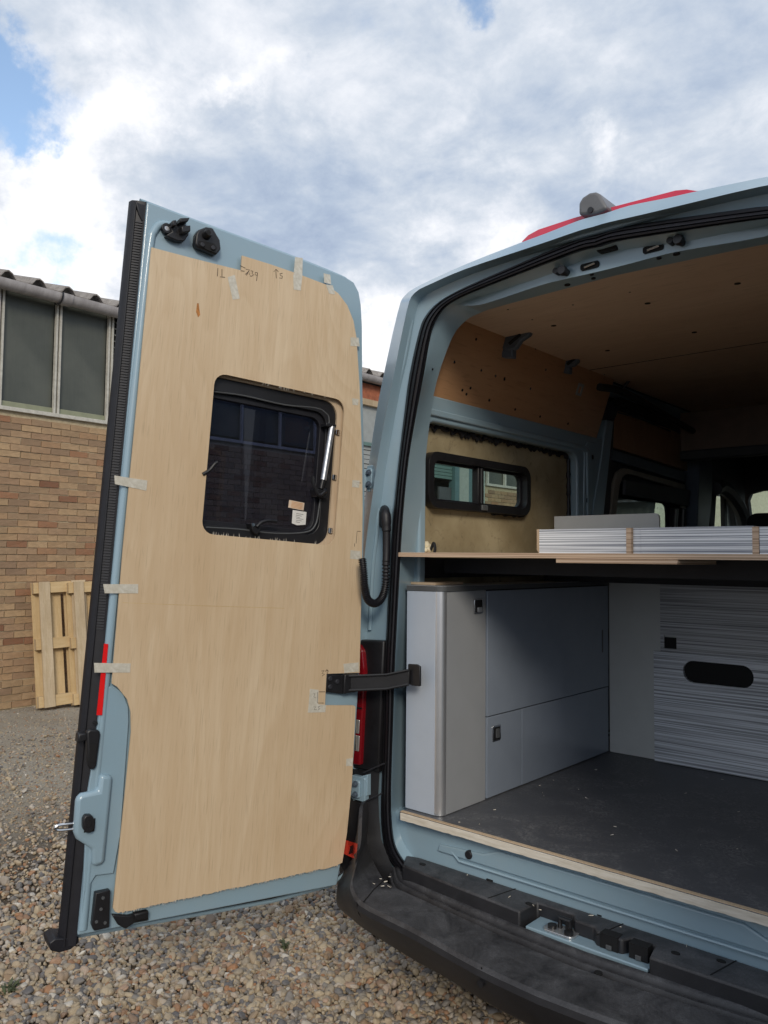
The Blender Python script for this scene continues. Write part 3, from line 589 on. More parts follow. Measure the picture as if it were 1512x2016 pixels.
# underside holes of the header
UFa = LM[-2]; UFb = LE[-2]
un = np.cross(np.array([1., 0, 0]), UFb-UFa); un /= np.linalg.norm(un); un = un if un[2] < 0 else -un
ub = (UFb-UFa)/np.linalg.norm(UFb-UFa); UF = Frame(UFa, (1, 0, 0), ub, un)
for x, y, r in ((1118, 557, .011), (1165, 539, .007), (1174, 547, .008), (1298, 507, .007), (1308, 514, .008), (1337, 502, .011), (1000, 587, .006), (1480, 467, .011)):
    a, b = UF.px(x, y); obj('hole', slab(UF, circ(a, min(max(b, .012), .085), r, 12), -.002, .003), 'gap_black', van)
a, b = HF.px(845, 727); obj('hole', slab(Frame((0, 2.39, 0), (1, 0, 0), (0, 0, 1), (0, -1, 0)), circ(W(852, 727, 'Y', 2.39)[0], W(852, 727, 'Y', 2.39)[2], .004, 10), 0, .004), 'gap_black', van)
# roof-edge wiper channel strip in the header recess
obj('channel_strip', tube([W(x, y, 'Y', 2.325) for x, y in ((1030, 499), (1080, 482), (1200, 449), (1290, 424), (1357, 407))], .009, 8), 'van_paint', van)
# high brake light with the reversing camera
bz = [W(x, y-3, 'Y', 2.45) for x, y in ((1028, 478), (1040, 466), (1060, 455), (1130, 432), (1200, 412), (1280, 391), (1330, 378), (1352, 376), (1372, 379), (1402, 377))]
lo = [p-np.array([0, .02, .06]) for p in bz]; bk = [p+np.array([0, .16, -.005]) for p in bz]
obj('high_brake_light', loft([lo, bz, bk]), 'brake_red', van, sm=50)
c0 = W(1180, 425, 'Y', 2.45)
CFm = Frame(c0, (1, 0, 0), (0, 0, 1), (0, -1, 0))
prof = [CFm.px(x, y) for x, y in ((1151, 432), (1151, 408), (1158, 397), (1172, 388), (1184, 386), (1192, 390), (1200, 404), (1208, 418), (1198, 424), (1188, 428), (1176, 431))]
obj('reversing_camera', slab(CFm, fix(prof), -.10, .045), 'camera_grey', van, bevel=.010, seg=3)
a, b = CFm.px(1163, 414, .046); obj('camera_lens', slab(CFm, circ(a, b, .010, 14), .045, .051), 'black_plastic', van)
a, b = CFm.px(1201, 427, .05); obj('drain_tip', tube([CFm.p(a, b, .0), CFm.p(a, b-.004, .09)], .004), 'black_plastic', van)
# sill, step and bumper
SF = Frame((0, 2.37, 0), (1, 0, 0), (0, 0, 1), (0, -1, 0))
obj('sill_panel', slab(SF, [(-2.03, .50), (2*XC+2.03, .50), (2*XC+2.03, .702), (-2.03, .702)], -.05, 0), 'van_paint', van, uvf=SF.uvf())
emb = [(-1.80, .618), (-1.56, .618), (-1.50, .650), (-.78, .650), (-.72, .618), (-.5, .618), (-.5, .607), (-1.79, .607)]
obj('pressed_panel', slab(SF, fix([(-1.80, .600), (-1.79, .628), (-1.60, .640), (-1.54, .664), (-.74, .664), (-.68, .640), (-.49, .628), (-.48, .600)]), -.01, .009), 'van_paint', van, bevel=.006, seg=3)
obj('pressed_rib', tube([(-1.74, 2.366, .618), (-1.70, 2.362, .590), (-.58, 2.362, .590), (-.54, 2.366, .618)], .005), 'van_paint', van)
a, b = SF.px(925, 1682, .003); obj('rubber_plug', slab(SF, circ(a, b, .015, 18), -.01, .014), 'rubber', van, bevel=.003)
# black step cover
ZT = .556
stp = [(-1.935, 2.352), (-1.885, 2.368), (-.395, 2.368), (-.345, 2.352), (-.38, 2.262), (-.62, 2.232), (-.95, 2.222), (XC, 2.220), (-1.33, 2.224), (-1.62, 2.245), (-1.885, 2.268)]
TF = Frame((0, 0, ZT), (1, 0, 0), (0, 1, 0), (0, 0, 1))
pk = [TF.px(x, y) for x, y in ((1062, 1792), (1120, 1812), (1138, 1832), (1168, 1846), (1230, 1868), (1282, 1874), (1282, 1895))]
ped = [(-1.365, 2.215), (-1.365, 2.325), (-1.235, 2.325), (-1.215, 2.290), (-1.15, 2.290), (-1.13, 2.268), (-1.05, 2.268), (-1.035, 2.300), (-.965, 2.300), (-.955, 2.21)]
front = [(-.345, 2.352), (-.38, 2.262), (-.62, 2.232), (-.95, 2.222)]+ped[::-1][1:-1]+[(-1.37, 2.226), (-1.62, 2.245), (-1.885, 2.268)]
step = [(-1.935, 2.352), (-1.885, 2.368), (-.395, 2.368)]+front
obj('step_cover', slab(TF, step, -.09, 0), 'bumper_plastic', van, bevel=.006)
for x, y in ((832, 1702), (964, 1733), (1042, 1780), (1182, 1801), (1330, 1877), (1420, 1893)):
    a, b = TF.px(x, y); obj('screw_recess', slab(TF, circ(a, b, .013, 12, .009), -.002, .0025), 'gap_black', van)
for x0 in (-1.50, -1.12, -.79): obj('panel_joint', slab(TF, [(x0, 2.24), (x0+.004, 2.24), (x0+.03, 2.366), (x0+.026, 2.366)], 0, .001), 'gap_black', van)
obj('latch_ledge', box(-1.355, -.96, 2.236, 2.345, .47, .514), 'van_paint', van, bevel=.003)
# latch striker bolted in the pocket
k0 = W(1106, 1834, 'Z', .516)
LS = Frame((k0[0], k0[1], .5145), (1, 0, 0), (0, 1, 0), (0, 0, 1))
st_ = obj('latch_striker', slab(LS, rrect(-.055, .05, -.03, .03, .02), 0, .006), 'aluminium', van, bevel=.001)
obj('bolt', tube([LS.p(-.03, -.005, .004), LS.p(-.03, -.005, .016)], .014, 12), 'black_plastic', st_); obj('bolt', tube([LS.p(.03, -.012, .004), LS.p(.03, -.012, .016)], .014, 12), 'black_plastic', st_)
obj('striker_loop', merge(tube([LS.p(-.012, .012, 0), LS.p(-.012, .012, .036), LS.p(.022, .012, .036), LS.p(.022, .012, 0)], .008, 8), tube([LS.p(.012, .02, 0), LS.p(.012, .02, .034)], .010, 8)), 'black_plastic', st_)
for x in (-1.09, -1.0): obj('latch_slot', box(x-.028, x+.028, 2.264, 2.30, .515, .5572), 'gap_black', van); obj('latch_tongue', box(x-.008, x+.010, 2.258, 2.264, .517, .530), 'grey_trim', van, bevel=.002)
# groove lip with ribbed rubber, then the bumper
def arcrow(l): return half([np.array(p, float) for p in l])
lipx = [(-1.965, 2.335), (-1.90, 2.285), (-1.80, 2.262), (-1.62, 2.238), (-1.40, 2.218), (XC, 2.205)]
def lip(dy, z): return arcrow([(x, y+dy, z-.004+(.02 if i == 0 else 0)) for i, (x, y) in enumerate(lipx)])
obj('sill_rubber', loft([lip(.02, .50), lip(.012, .515), lip(-.004, .516), lip(-.012, .508), lip(-.014, .498), lip(-.024, .499), lip(-.03, .491), lip(-.033, .482), lip(-.043, .482), lip(-.048, .474), lip(-.05, .46), lip(-.03, .42)]), 'bumper_plastic', van, sm=50)
cq = lambda x, y, z: tuple(W(x, y, 'Z', z))
cr = [(-2.235, 3.4, .78), (-2.24, 2.7, .78), (-2.13, 2.335, .76), cq(706, 1652, .655), cq(701, 1695, .585), cq(693, 1727, .55), cq(692, 1748, .525), cq(711, 1778, .50), (-1.70, 2.012, .50), (-1.592, 2.000, .50), (-1.343, 1.958, .50), (XC, 1.945, .50)]
up = [(-2.19, 3.4, .79), (-2.20, 2.7, .79), (-2.10, 2.35, .78), (-2.085, 2.31, .67), (-2.075, 2.29, .60), (-2.05, 2.28, .55), (-2.0, 2.262, .515), (-1.90, 2.212, .502), (-1.72, 2.188, .502), (-1.58, 2.172, .502), (-1.335, 2.142, .502), (XC, 2.130, .502)]
def sh(l, dx, dz): 
    out = []
    for i, p in enumerate(l):
        t = min(1, max(0, (i-1)/5)); out.append((p[0]+dx*(1-t), p[1]-(-dx)*0+(-dx)*(-1)*t*1.0 if False else p[1]+(dx*t), p[2]*0+dz if dz < .47 else dz))
    return out
def out_(l, d, z):      # push the outline outwards by d, at height z
    r = []
    for i, p in enumerate(l):
        t = min(1, max(0, (i-2)/4)); r.append((p[0]-d*(1-t), p[1]-d*t, z))
    return r
rows = [out_(cr, -.16, .315), out_(cr, -.125, .322), out_(cr, -.06, .37), out_(cr, -.02, .43), [(p[0]-.004, p[1]-.004, p[2]-.028) for p in cr], [(p[0]-.002, p[1]-.002, p[2]-.010) for p in cr], [(p[0]+(0.006 if i < 4 else 0), p[1]+.008, p[2]) for i, p in enumerate(cr)], up, [(p[0]+(.02 if i < 4 else .01), p[1]+.012, p[2]-.06) for i, p in enumerate(up)]]
low = {4: [(668, 1790), (665, 1735)], 5: [(680, 1803), (670, 1765)], 6: [(697, 1816), (689, 1786)], 7: [(722, 1836), (711, 1810)]}
for k_, (p_, q_) in low.items():
    a_ = W(*p_, 'Z', .315); b_ = W(*q_, 'Z', .43); rows[0][k_] = tuple(a_+np.array([.02, .02, 0])); rows[1][k_] = tuple(a_+np.array([0, 0, .007])); m_ = a_*.5+b_*.5; m_[2] = .37; rows[2][k_] = (m_[0]-.006, m_[1]-.006, .37); rows[3][k_] = tuple(b_)
rows[3][3] = (-2.28, 2.40, .43); rows[2][3] = (-2.27, 2.41, .37)
obj('bumper', loft([arcrow(r) for r in rows]), 'bumper_plastic', van, sm=32)
for x in (-1.885, -1.33): obj('bumper_joint', tube([(x, 2.03 if x < -1.5 else 1.957, .498), (x, 2.04 if x < -1.5 else 1.97, .46), (x+.002, 2.10 if x < -1.5 else 2.03, .385)], .0022, 6), 'gap_black', van)
obj('bumper_joint', tube([(-1.862, 2.04, .5035), (-1.90, 2.13, .504), (-1.93, 2.23, .507)], .002, 6), 'gap_black', van)
a_ = W(932, 1911, 'Y', 2.0); obj('parking_sensor', tube([(-1.33, 1.975, .455), (-1.33, 1.950, .455)], .010, 14), 'black_plastic', van)
a_ = W(1178, 1915, 'Z', .503); obj('clip_hole', tube([(a_[0], a_[1], .499), (a_[0], a_[1], .5045)], .012, 12), 'gap_black', van)
# corner cladding, lamp, reflector, hinges
PF = Frame((0, 2.30, 0), (1, 0, 0), (0, 0, 1), (0, -1, 0))
lampz0, lampz1 = .845, 1.345
xz = lambda z: tab([(.5, -2.03), (.56, -2.055), (.7, -2.055), (1.2, -2.04), (1.35, -2.035)], z)
obj('lamp_surround', slab(PF, fix([(-2.175, .84), (xz(.84)+.012, .845), (-2.025, 1.20), (-2.018, 1.343), (-2.14, 1.338), (-2.165, 1.32)]), -.05, -.008), 'black_plastic', van, bevel=.006)
tl = obj('tail_light', slab(PF, fix([(-2.26, .855), (-2.118, .862), (-2.100, 1.22), (-2.112, 1.30), (-2.135, 1.322), (-2.25, 1.325)]), -.12, .012), 'red_lens', van, bevel=.008, seg=3)
for zz0, zz1 in ((.915, .975), (.982, 1.035)):
    obj('reversing_lens', slab(PF, [(-2.258, zz0), (-2.122, zz0), (-2.119, zz1), (-2.258, zz1)], .005, .0145), 'clear_lens', tl, bevel=.003)
    for k in range(4): obj('lens_flute', tube([PF.p(-2.15+.008*k-.01, zz0+.006, .016), PF.p(-2.153+.008*k-.01, zz1-.006, .016)], .0025, 6), 'chrome', tl)
obj('lens_bar', slab(PF, [(-2.258, 1.075), (-2.11, 1.077), (-2.11, 1.083), (-2.258, 1.081)], .005, .014), 'black_plastic', tl)
obj('corner_cladding', loft([[np.array(p) for p in l] for l in (
    [(-2.235, 2.75, .84), (-2.235, 2.42, .84), (-2.215, 2.325, .84), (-2.17, 2.302, .84), (-2.10, 2.300, .845), (-2.045, 2.322, .85)],
    [(-2.245, 2.75, .76), (-2.245, 2.42, .76), (-2.225, 2.322, .76), (-2.18, 2.298, .76), (-2.10, 2.297, .76), (-2.05, 2.322, .76)],
    [(-2.25, 2.75, .68), (-2.25, 2.42, .68), (-2.235, 2.315, .68), (-2.19, 2.285, .68), (-2.10, 2.290, .68), (-2.045, 2.322, .68)],
    [(-2.255, 2.75, .60), (-2.255, 2.42, .60), (-2.23, 2.30, .60), (-2.175, 2.258, .60), (-2.09, 2.275, .60), (-2.03, 2.318, .60)],
    [(-2.255, 2.75, .50), (-2.255, 2.42, .50), (-2.225, 2.28, .50), (-2.16, 2.23, .50), (-2.07, 2.265, .51), (-1.97, 2.31, .52)],
    [(-2.255, 2.75, .42), (-2.255, 2.42, .42), (-2.20, 2.28, .42), (-2.13, 2.26, .43), (-2.03, 2.28, .44), (-1.90, 2.32, .44)])]), 'black_plastic', van, sm=50)
from mathutils.bvhtree import BVHTree
bmv, bmf = loft([arcrow(r) for r in rows]); bvh = BVHTree.FromPolygons([tuple(p) for p in bmv], bmf)
def onbump(x, y, off):
    d = Vector(ray(x, y)).normalized(); h = bvh.ray_cast(Vector(CO), d)[0]
    q = np.array(h) if h is not None else W(x, y, 'Y', 2.25)
    return q-np.array(d)*off
rq = [(677, 1653), (704, 1661), (701, 1692), (675, 1680)]
gr_ = lambda off: [[onbump(*[(rq[0][k]*(1-u)+rq[1][k]*u)*(1-v)+(rq[3][k]*(1-u)+rq[2][k]*u)*v for k in (0, 1)], off) for u in (0, .33, .66, 1)] for v in (0, .33, .66, 1)]
V, F = merge(loft(gr_(.012)), loft(gr_(-.02)))
n_ = 16; pe = [0, 1, 2, 3, 7, 11, 15, 14, 13, 12, 8, 4]; F += [(pe[i], pe[(i+1) % 12], pe[(i+1) % 12]+n_, pe[i]+n_) for i in range(12)]
obj('corner_reflector', (V, F), 'reflector_red', van)
for x in (0, 1):
    p, q = (W(757, 1503, 'Y', 2.292), W(716, 1521, 'Y', 2.292)) if x == 0 else (W(752, 1562, 'Y', 2.29), W(708, 1583, 'Y', 2.29)); obj('cladding_joint', tube([p, q], .003), 'rubber_rib', van)
def hinge(cx, cy, w_, h_, yy):
    a, b = PF.px(cx, cy, 2.30-yy); c = 2.30-yy
    h = obj('hinge', slab(PF, rrect(a-w_, a+w_, b-h_, b+h_, .008), c-.02, c+.004), 'van_paint', van, bevel=.002)
    obj('hinge_leaf', slab(PF, rrect(a-w_*.75, a+w_*.45, b-h_*.75, b+h_*.75, .010), c+.004, c+.014), 'van_paint', h, bevel=.003)
    for s in (-.45, .42):
        obj('bolt', merge(tube([PF.p(a-.002, b+h_*s, c+.012), PF.p(a-.002, b+h_*s, c+.018)], .012, 14), tube([PF.p(a-.002, b+h_*s, c+.018), PF.p(a-.002, b+h_*s, c+.026)], .008, 6)), 'steel_blue', h)
    obj('hinge_knuckle', tube([PF.p(a-w_*1.15, b-h_*.7, c+.012), PF.p(a-w_*1.15, b+h_*.7, c+.012)], .013, 12), 'van_paint', h)
hinge(732, 942, .024, .052, 2.325); hinge(706, 1552, .036, .045, 2.285)
hb = [W(x, y, 'Y', 2.28) for x, y in ((692, 1533), (720, 1526), (720, 1568), (692, 1578))]; obj('hinge_bracket', slab(PF, fix([(p[0], p[2]) for p in hb]), -.01, .012), 'van_paint', van, bevel=.002)
# wiring hose between body and door
g0 = W(760, 1020, 'Y', 2.31)
obj('hose_boot', tube(spline([W(757, 1003, 'Y', 2.325), W(759, 1010, 'Y', 2.30), W(760, 1025, 'Y', 2.295), W(761, 1045, 'Y', 2.295)], 4), [.018]*5+[.020]*5+[.018]*3, 12), 'rubber', van)
obj('grommet', slab(Frame(W(756, 1020, 'Y', 2.333), (1, 0, 0), (0, 0, 1), (0, -1, 0)), rrect(-.020, .020, -.04, .04, .019), -.002, .008), 'rubber', van, bevel=.003)
P1 = spline([W(761, 1040, 'Y', 2.30), W(761, 1080, 'Y', 2.30), W(760, 1110, 'Y', 2.295)], 8); obj('hose_sleeve', tube(P1, [.0165-.003*i/len(P1) for i in range(len(P1))], 12), 'rubber', van)
P2 = spline([W(760, 1104, 'Y', 2.295), W(759, 1150, 'Y', 2.29), W(752, 1177, 'Y', 2.27), W(738, 1188, 'Y', 2.24), W(724, 1180, 'Y', 2.21), W(718, 1155, 'Y', 2.19), W(716, 1125, 'Y', 2.18), W(713, 1100, 'Y', 2.18)], 28)
obj('corrugated_hose', tube(P2, [.0155 if i % 4 < 2 else .0105 for i in range(len(P2))], 14), 'rubber', van, sm=60)
chips = []
for i in range(44):
    if i < 26: p = np.array([random.uniform(-1.75, -.35), 2.36+1.3*random.random()**1.3, .7212])
    elif i < 34: p = np.array([random.uniform(-1.85, -.5), random.uniform(2.27, 2.36), .5575])
    else: p = np.array([random.uniform(-1.95, -1.85), random.uniform(2.14, 2.26), .508])
    t = random.random()*3.14; l = random.uniform(.002, .008); w_ = random.uniform(.0004, .0012); d = np.array([math.cos(t), math.sin(t), 0])*l; q = np.array([-math.sin(t), math.cos(t), 0])*w_
    chips.append(([p-d-q, p+d-q, p+d+q, p-d+q, p-d*.5+np.array([0, 0, .0015]), p+d+np.array([0, 0, .002])], [(0, 1, 2, 3), (0, 1, 5, 4), (3, 2, 5, 4)]))
obj('wood_chips', merge(*chips), 'cut_edge', kind='stuff', label='pale wood slivers scattered over the van floor and step', cat='wood chips', sm=0)
# ------------------------------------------------------------------ rear doors
du = ray(2950, 1285); du /= np.linalg.norm(du); dv = CU+.068*CR+.081*CF; dv -= du*(dv@du); dv /= np.linalg.norm(dv); dn = np.cross(dv, du)
DH = W(716, 1000, 'Y', 2.25)
D = Frame(DH, -du, dv, -dn)       # a: hinge to free edge, b: up, c: towards the inside of the door
edge = [(.002, -1.40), (-.022, -1.234), (-.036, -.92), (-.033, -.6), (-.006, 0), (.02, .25), (.045, .473), (.066, .70), (.078, .779), (.092, .825), (.118, .857), (.158, .867), (.38, .881), (.736, .893), (.925, .902)]
outer = [(a-.008 if a < .1 else a, b+(.006 if b > .8 else 0)) for a, b in edge]
def grow(l, d): 
    o_ = []
    for i, (a, b) in enumerate(l):
        o_.append((a-(d if a < .16 and b < .86 else 0), b+(d if b > .82 else (-d if b < -1.3 else 0))))
    return o_
whole = (.131, .655, -.155, .391)
wh = rrect(.118, .745, -.170, .402, .06)
def rear_door(fr, main):
    body = edge[::-1]+[(0.03, -1.412)]+[(.93, -1.412)]
    body = [(.93, -1.395), (.93, .895)]+edge[::-1]
    dr = obj('rear_door', slab(fr, body, -.055, 0, [wh]), 'van_paint', van, bevel=.012, seg=3, uvf=fr.uvf())
    skin = [(.938, -1.43), (.938, .93)]+grow(edge, .022)[::-1]
    obj('outer_door_skin', slab(fr, skin, -.10, -.058, [wh]), 'van_paint', dr, bevel=.012)
    obj('skin_flange', tube(spline([fr.p(a-.012 if b < .8 else a-.004, b+(.022 if b > .8 else (-.022 if b < -1.39 else 0)), -.060) for a, b in [(.93, .901)]+edge[::-1]+[(.93, -1.40)]], 3), .0075, 8), 'van_paint', dr)
    obj('fold_line', tube(spline([fr.p(a, b+(.010 if b > .8 else -.008 if b < -1.39 else 0), -.05) for a, b in [(.93, .901)]+edge[::-1]+[(.93, -1.40)]], 3), .003, 6), 'rubber', dr)
    # window
    obj('window_frame', slab(fr, rrect(.146, .735, -.158, .384, .06), -.040, -.012, [rrect(.186, .705, -.122, .336, .05)]), 'black_plastic', dr, bevel=.006)
    obj('inner_window_frame', slab(fr, rrect(.180, .710, -.128, .342, .05), -.050, -.026, [rrect(.204, .690, -.106, .314, .04)]), 'rubber', dr, bevel=.004)
    obj('window_pane', slab(fr, rrect(.150, .730, -.145, .375, .05), -.064, -.059), 'dark_glass', dr)
    obj('wood_packer', slab(fr, rrect(.100, .760, -.185, .420, .06), -.030, -.003, [rrect(.147, .734, -.158, .383, .06)]), 'edge_ply', dr)
    for z_ in (-.10, .10, .27): obj('packer_screw', slab(fr, rrect(.134, .150, z_-.010, z_+.010, .003), -.004, .004), 'chrome', dr, bevel=.001)
    return dr
door = rear_door(D, True)
def T(P): return np.array([2*XC-P[0], P[1], P[2]])
D2 = Frame(T(D.o), D.a*[-1, 1, 1], D.b*[-1, 1, 1], D.c*[-1, 1, 1])
door2 = rear_door(D2, False); door2['label'] = 'right-hand rear door, mirror of the left one'
del door2['label']
# central seal down the free edge: outer lip, ribbed face
seal = [(.930, -.008), (.935, -.014), (.956, -.022), (.970, -.032), (.974, -.052), (.966, -.074), (.950, -.080), (.935, -.075)]
cs = obj('edge_seal', loft([[D.p(a, b, c) for a, c in seal] for b in np.linspace(-1.43, .905, 12)], True), 'rubber', door, sm=50)
ribs = []
for k in range(150):
    b = -.48+k*.0088; ribs.append(([D.p(a, bb, c) for bb in (b, b+.0045) for a, c in ((.937, -.010), (.958, -.020), (.958, -.032), (.937, -.03))], BF))
ro = obj('seal_ribs', merge(*ribs), 'rubber_rib', door, kind='stuff', sm=0)
obj('seal_bead', tube([D.p(.961, -1.43, -.021), D.p(.961, .90, -.021)], .004), 'rubber', door)
obj('seal_foot', slab(D, fix(D.pxs([(92, 1849), (104, 1840), (150, 1838), (151, 1848), (134, 1862), (112, 1868), (95, 1864)], -.05)), -.10, -.02), 'rubber', door, bevel=.004)
obj('seal_cap', slab(D, fix(D.pxs([(263, 399), (272, 404), (316, 418), (315, 430), (290, 432), (276, 440), (270, 425)], -.03)), -.07, -.012), 'rubber', door, bevel=.003)
# raised bead and pressings on the blue inner face
obj('edge_bead', tube(spline([D.p(.916, -1.38, -.004), D.p(.918, -.6, -.002), D.p(.916, .0, -.002), D.p(.912, .5, -.002), D.p(.908, .76, -.002), D.p(.900, .81, -.002), D.p(.878, .842, -.003), D.p(.83, .852, -.008)], 4), .014, 10), 'van_paint', door)
hou = D.pxs([(150, 1570), (195, 1557), (197, 1523), (168, 1521), (169, 1518), (222, 1524), (206, 1694), (201, 1703), (180, 1706), (181, 1672), (147, 1652), (143, 1637)], .02)
obj('lock_housing', slab(D, fix(D.pxs([(150, 1572), (160, 1563), (193, 1556), (197, 1524), (222, 1527), (206, 1694), (201, 1703), (181, 1706), (181, 1672), (150, 1652), (145, 1638)], .02)), -.004, .026), 'van_paint', door, bevel=.012, seg=3)
obj('raised_pressing', slab(D, fix(D.pxs([(222, 1350), (240, 1362), (251, 1390), (252, 1420), (236, 1640), (222, 1718), (187, 1722), (166, 1755), (160, 1800), (171, 1560), (178, 1520), (190, 1430), (205, 1352)], .0)), -.004, .009), 'van_paint', door, bevel=.007, seg=3)
fo = obj('lock_knob', slab(D, fix(D.pxs([(163, 1612), (168, 1604), (180, 1604), (185, 1612), (185, 1630), (179, 1639), (168, 1639), (163, 1630)], .04)), .02, .046), 'black_plastic', door, bevel=.004)
a, b = D.px(175, 1622, .047); obj('keyhole', slab(D, rrect(a-.007, a+.007, b-.011, b+.011, .005), .045, .048), 'gap_black', fo)
hn = obj('pull_handle', slab(D, fix(D.pxs([(170, 1441), (178, 1435), (196, 1438), (198, 1446), (190, 1508), (185, 1516), (176, 1514), (173, 1500)], .02)), 0, .022), 'black_plastic', door, bevel=.006, seg=3)
obj('grip_recess', slab(D, fix(D.pxs([(177, 1463), (191, 1464), (186, 1503), (176, 1502)], .023)), .020, .024), 'gap_black', hn)
obj('handle_stub', slab(D, fix(D.pxs([(152, 1443), (172, 1441), (172, 1456), (150, 1462)], .0)), -.02, .014), 'black_plastic', door, bevel=.005)
# latch ring and bolt on the free edge
EF = Frame(D.p(.948, 0, 0), D.c, D.b, D.a)
a, b = EF.px(152, 1611, .0); a = .004; lr = obj('latch_rose', slab(EF, circ(a, b, .020, 22, .046), -.02, .006), 'chrome', door, bevel=.003)
obj('rose_seal', slab(EF, circ(a, b, .024, 22, .052), -.03, .001), 'rubber', door)
obj('latch_bolt', tube(spline([EF.p(a+.004, b+.006, .0), EF.p(a+.002, b+.006, .06), EF.p(a, b+.002, .078), EF.p(a, b-.006, .078), EF.p(a+.002, b-.010, .06), EF.p(a+.004, b-.010, 0)], 4), .0045, 8), 'chrome', door)
obj('reflective_strip', slab(D, fix(D.pxs([(205, 1267), (213, 1268), (201, 1408), (190, 1408)], .014)), .012, .0146), 'red_tape', door)
a, b = D.px(188, 1424, .012); obj('screw_hole', slab(D, circ(a, b, .006, 12), .0, .0135), 'gap_black', door)
bp = obj('lower_guide', slab(D, fix(D.pxs([(188, 1758), (217, 1752), (215, 1826), (185, 1833), (181, 1822)], .02)), 0, .022), 'black_plastic', door, bevel=.003)
for x, y in ((203, 1768), (199, 1790), (190, 1815), (207, 1817)):
    a, b = D.px(x, y, .024); obj('screw', slab(D, circ(a, b, .005, 8), .02, .025), 'grey_trim', bp)
obj('bottom_latch', merge(slab(D, fix(D.pxs([(218, 1798), (250, 1800), (290, 1790), (290, 1810), (262, 1815), (245, 1827), (230, 1818)], .0)), -.03, .012), slab(D, fix(D.pxs([(262, 1798), (291, 1792), (290, 1806), (266, 1812)], .02)), .005, .03)), 'black_plastic', door, bevel=.004)
# top latch and its guide block
lt = obj('upper_latch', merge(slab(D, fix(D.pxs([(335, 444), (352, 434), (360, 428), (372, 432), (366, 442), (374, 450), (372, 462), (364, 474), (350, 473), (336, 467), (328, 462), (340, 455)], .03)), 0, .026), slab(D, fix(D.pxs([(337, 436), (345, 434), (346, 446), (338, 446)], .04)), .02, .05), slab(D, fix(D.pxs([(354, 448), (372, 446), (372, 458), (356, 461)], .04)), .02, .055), slab(D, fix(D.pxs([(352, 431), (372, 430), (368, 438), (353, 440)], .05)), .0, .06)), 'black_plastic', door, bevel=.003)
a, b = D.px(329, 449, .02); obj('latch_eye', slab(D, circ(a, b, .017, 16), .004, .02, [circ(a, b, .008, 12)]), 'black_plastic', lt, bevel=.002)
obj('bolt', tube([D.p(a, b, .0), D.p(a, b, .018)], .010, 10), 'aluminium', lt)
gb = obj('guide_block', slab(D, fix(D.pxs([(384, 462), (389, 454), (404, 448), (417, 450), (431, 474), (433, 492), (424, 503), (409, 497), (385, 487), (382, 480)], .02)), 0, .03), 'black_plastic', door, bevel=.005)
obj('guide_recess', slab(D, fix(D.pxs([(390, 482), (391, 474), (405, 476), (421, 480), (427, 488), (424, 498), (410, 493)], .03)), .028, .032), 'gap_black', gb)
for x, y in ((398, 482), (419, 488)): a, b = D.px(x, y, .033); obj('bolt', slab(D, circ(a, b, .008, 10), .03, .038), 'rubber_rib', gb, bevel=.002)
a, b = D.px(411, 456, .05); obj('guide_peg', tube([D.p(a, b-.01, .01), D.p(a, b-.002, .055)], [.018, .013], 12), 'black_plastic', gb)
a, b = D.px(411, 457, .056); obj('peg_bore', slab(D, circ(a, b-.001, .008, 10), .052, .0575), 'gap_black', gb)
# window fittings on the left door
wf = D.c*0
fr = Frame(D.p(0, 0, 0), D.a, D.b, D.c)
sp_ = [D.px(653, 840, .01), D.px(636, 945, .01)]
obj('gas_strut', tube([D.p(*sp_[0], .012), D.p(*sp_[1], .012)], .0115, 14), 'aluminium', door)
obj('strut_rod', tube([D.p(*D.px(636, 945, .012), .012), D.p(*D.px(632, 962, .012), .012)], .009, 10), 'black_plastic', door)
obj('strut_bracket', slab(D, fix(D.pxs([(642, 832), (662, 836), (661, 842), (642, 839)], .02)), -.02, .022), 'black_plastic', door, bevel=.002)
def wlatch(pts, arm, px_, py_):
    l = obj('window_latch', slab(D, fix(D.pxs(pts, .01)), -.03, .014), 'black_plastic', door, bevel=.003)
    obj('latch_lever', tube(spline([D.p(*D.px(x, y, .02), .02) for x, y in arm], 4), .006, 8), 'black_plastic', l)
    a, b = D.px(px_, py_, .016); obj('bolt', slab(D, circ(a, b, .006, 10), .012, .017), 'chrome', l); return l
wlatch([(620, 962), (642, 966), (643, 982), (622, 978)], [(615, 938), (618, 955), (628, 975), (640, 968)], 641, 964)
wlatch([(493, 1030), (510, 1030), (513, 1045), (505, 1054), (497, 1046)], [(505, 1037), (515, 1028), (530, 1025), (545, 1027)], 499, 1033)
wlatch([(398, 912), (406, 914), (402, 932), (397, 930)], [(399, 934), (412, 926), (422, 914), (428, 910)], 404, 918)
for pts_ in ([(412, 770), (480, 779), (560, 797), (620, 803), (640, 812), (648, 830), (640, 900), (628, 1000), (620, 1035), (600, 1048), (540, 1050), (470, 1042), (405, 1038)],):
    obj('glazing_bead', tube(spline([D.p(*D.px(x, y, -.012), -.012) for x, y in pts_], 4), .0028, 6), 'grey_trim', door)
obj('blind_strip', slab(D, fix(D.pxs([(535, 787), (545, 786), (600, 797), (600, 804), (570, 800)], -.03)), -.034, -.031), 'grey_trim', door)
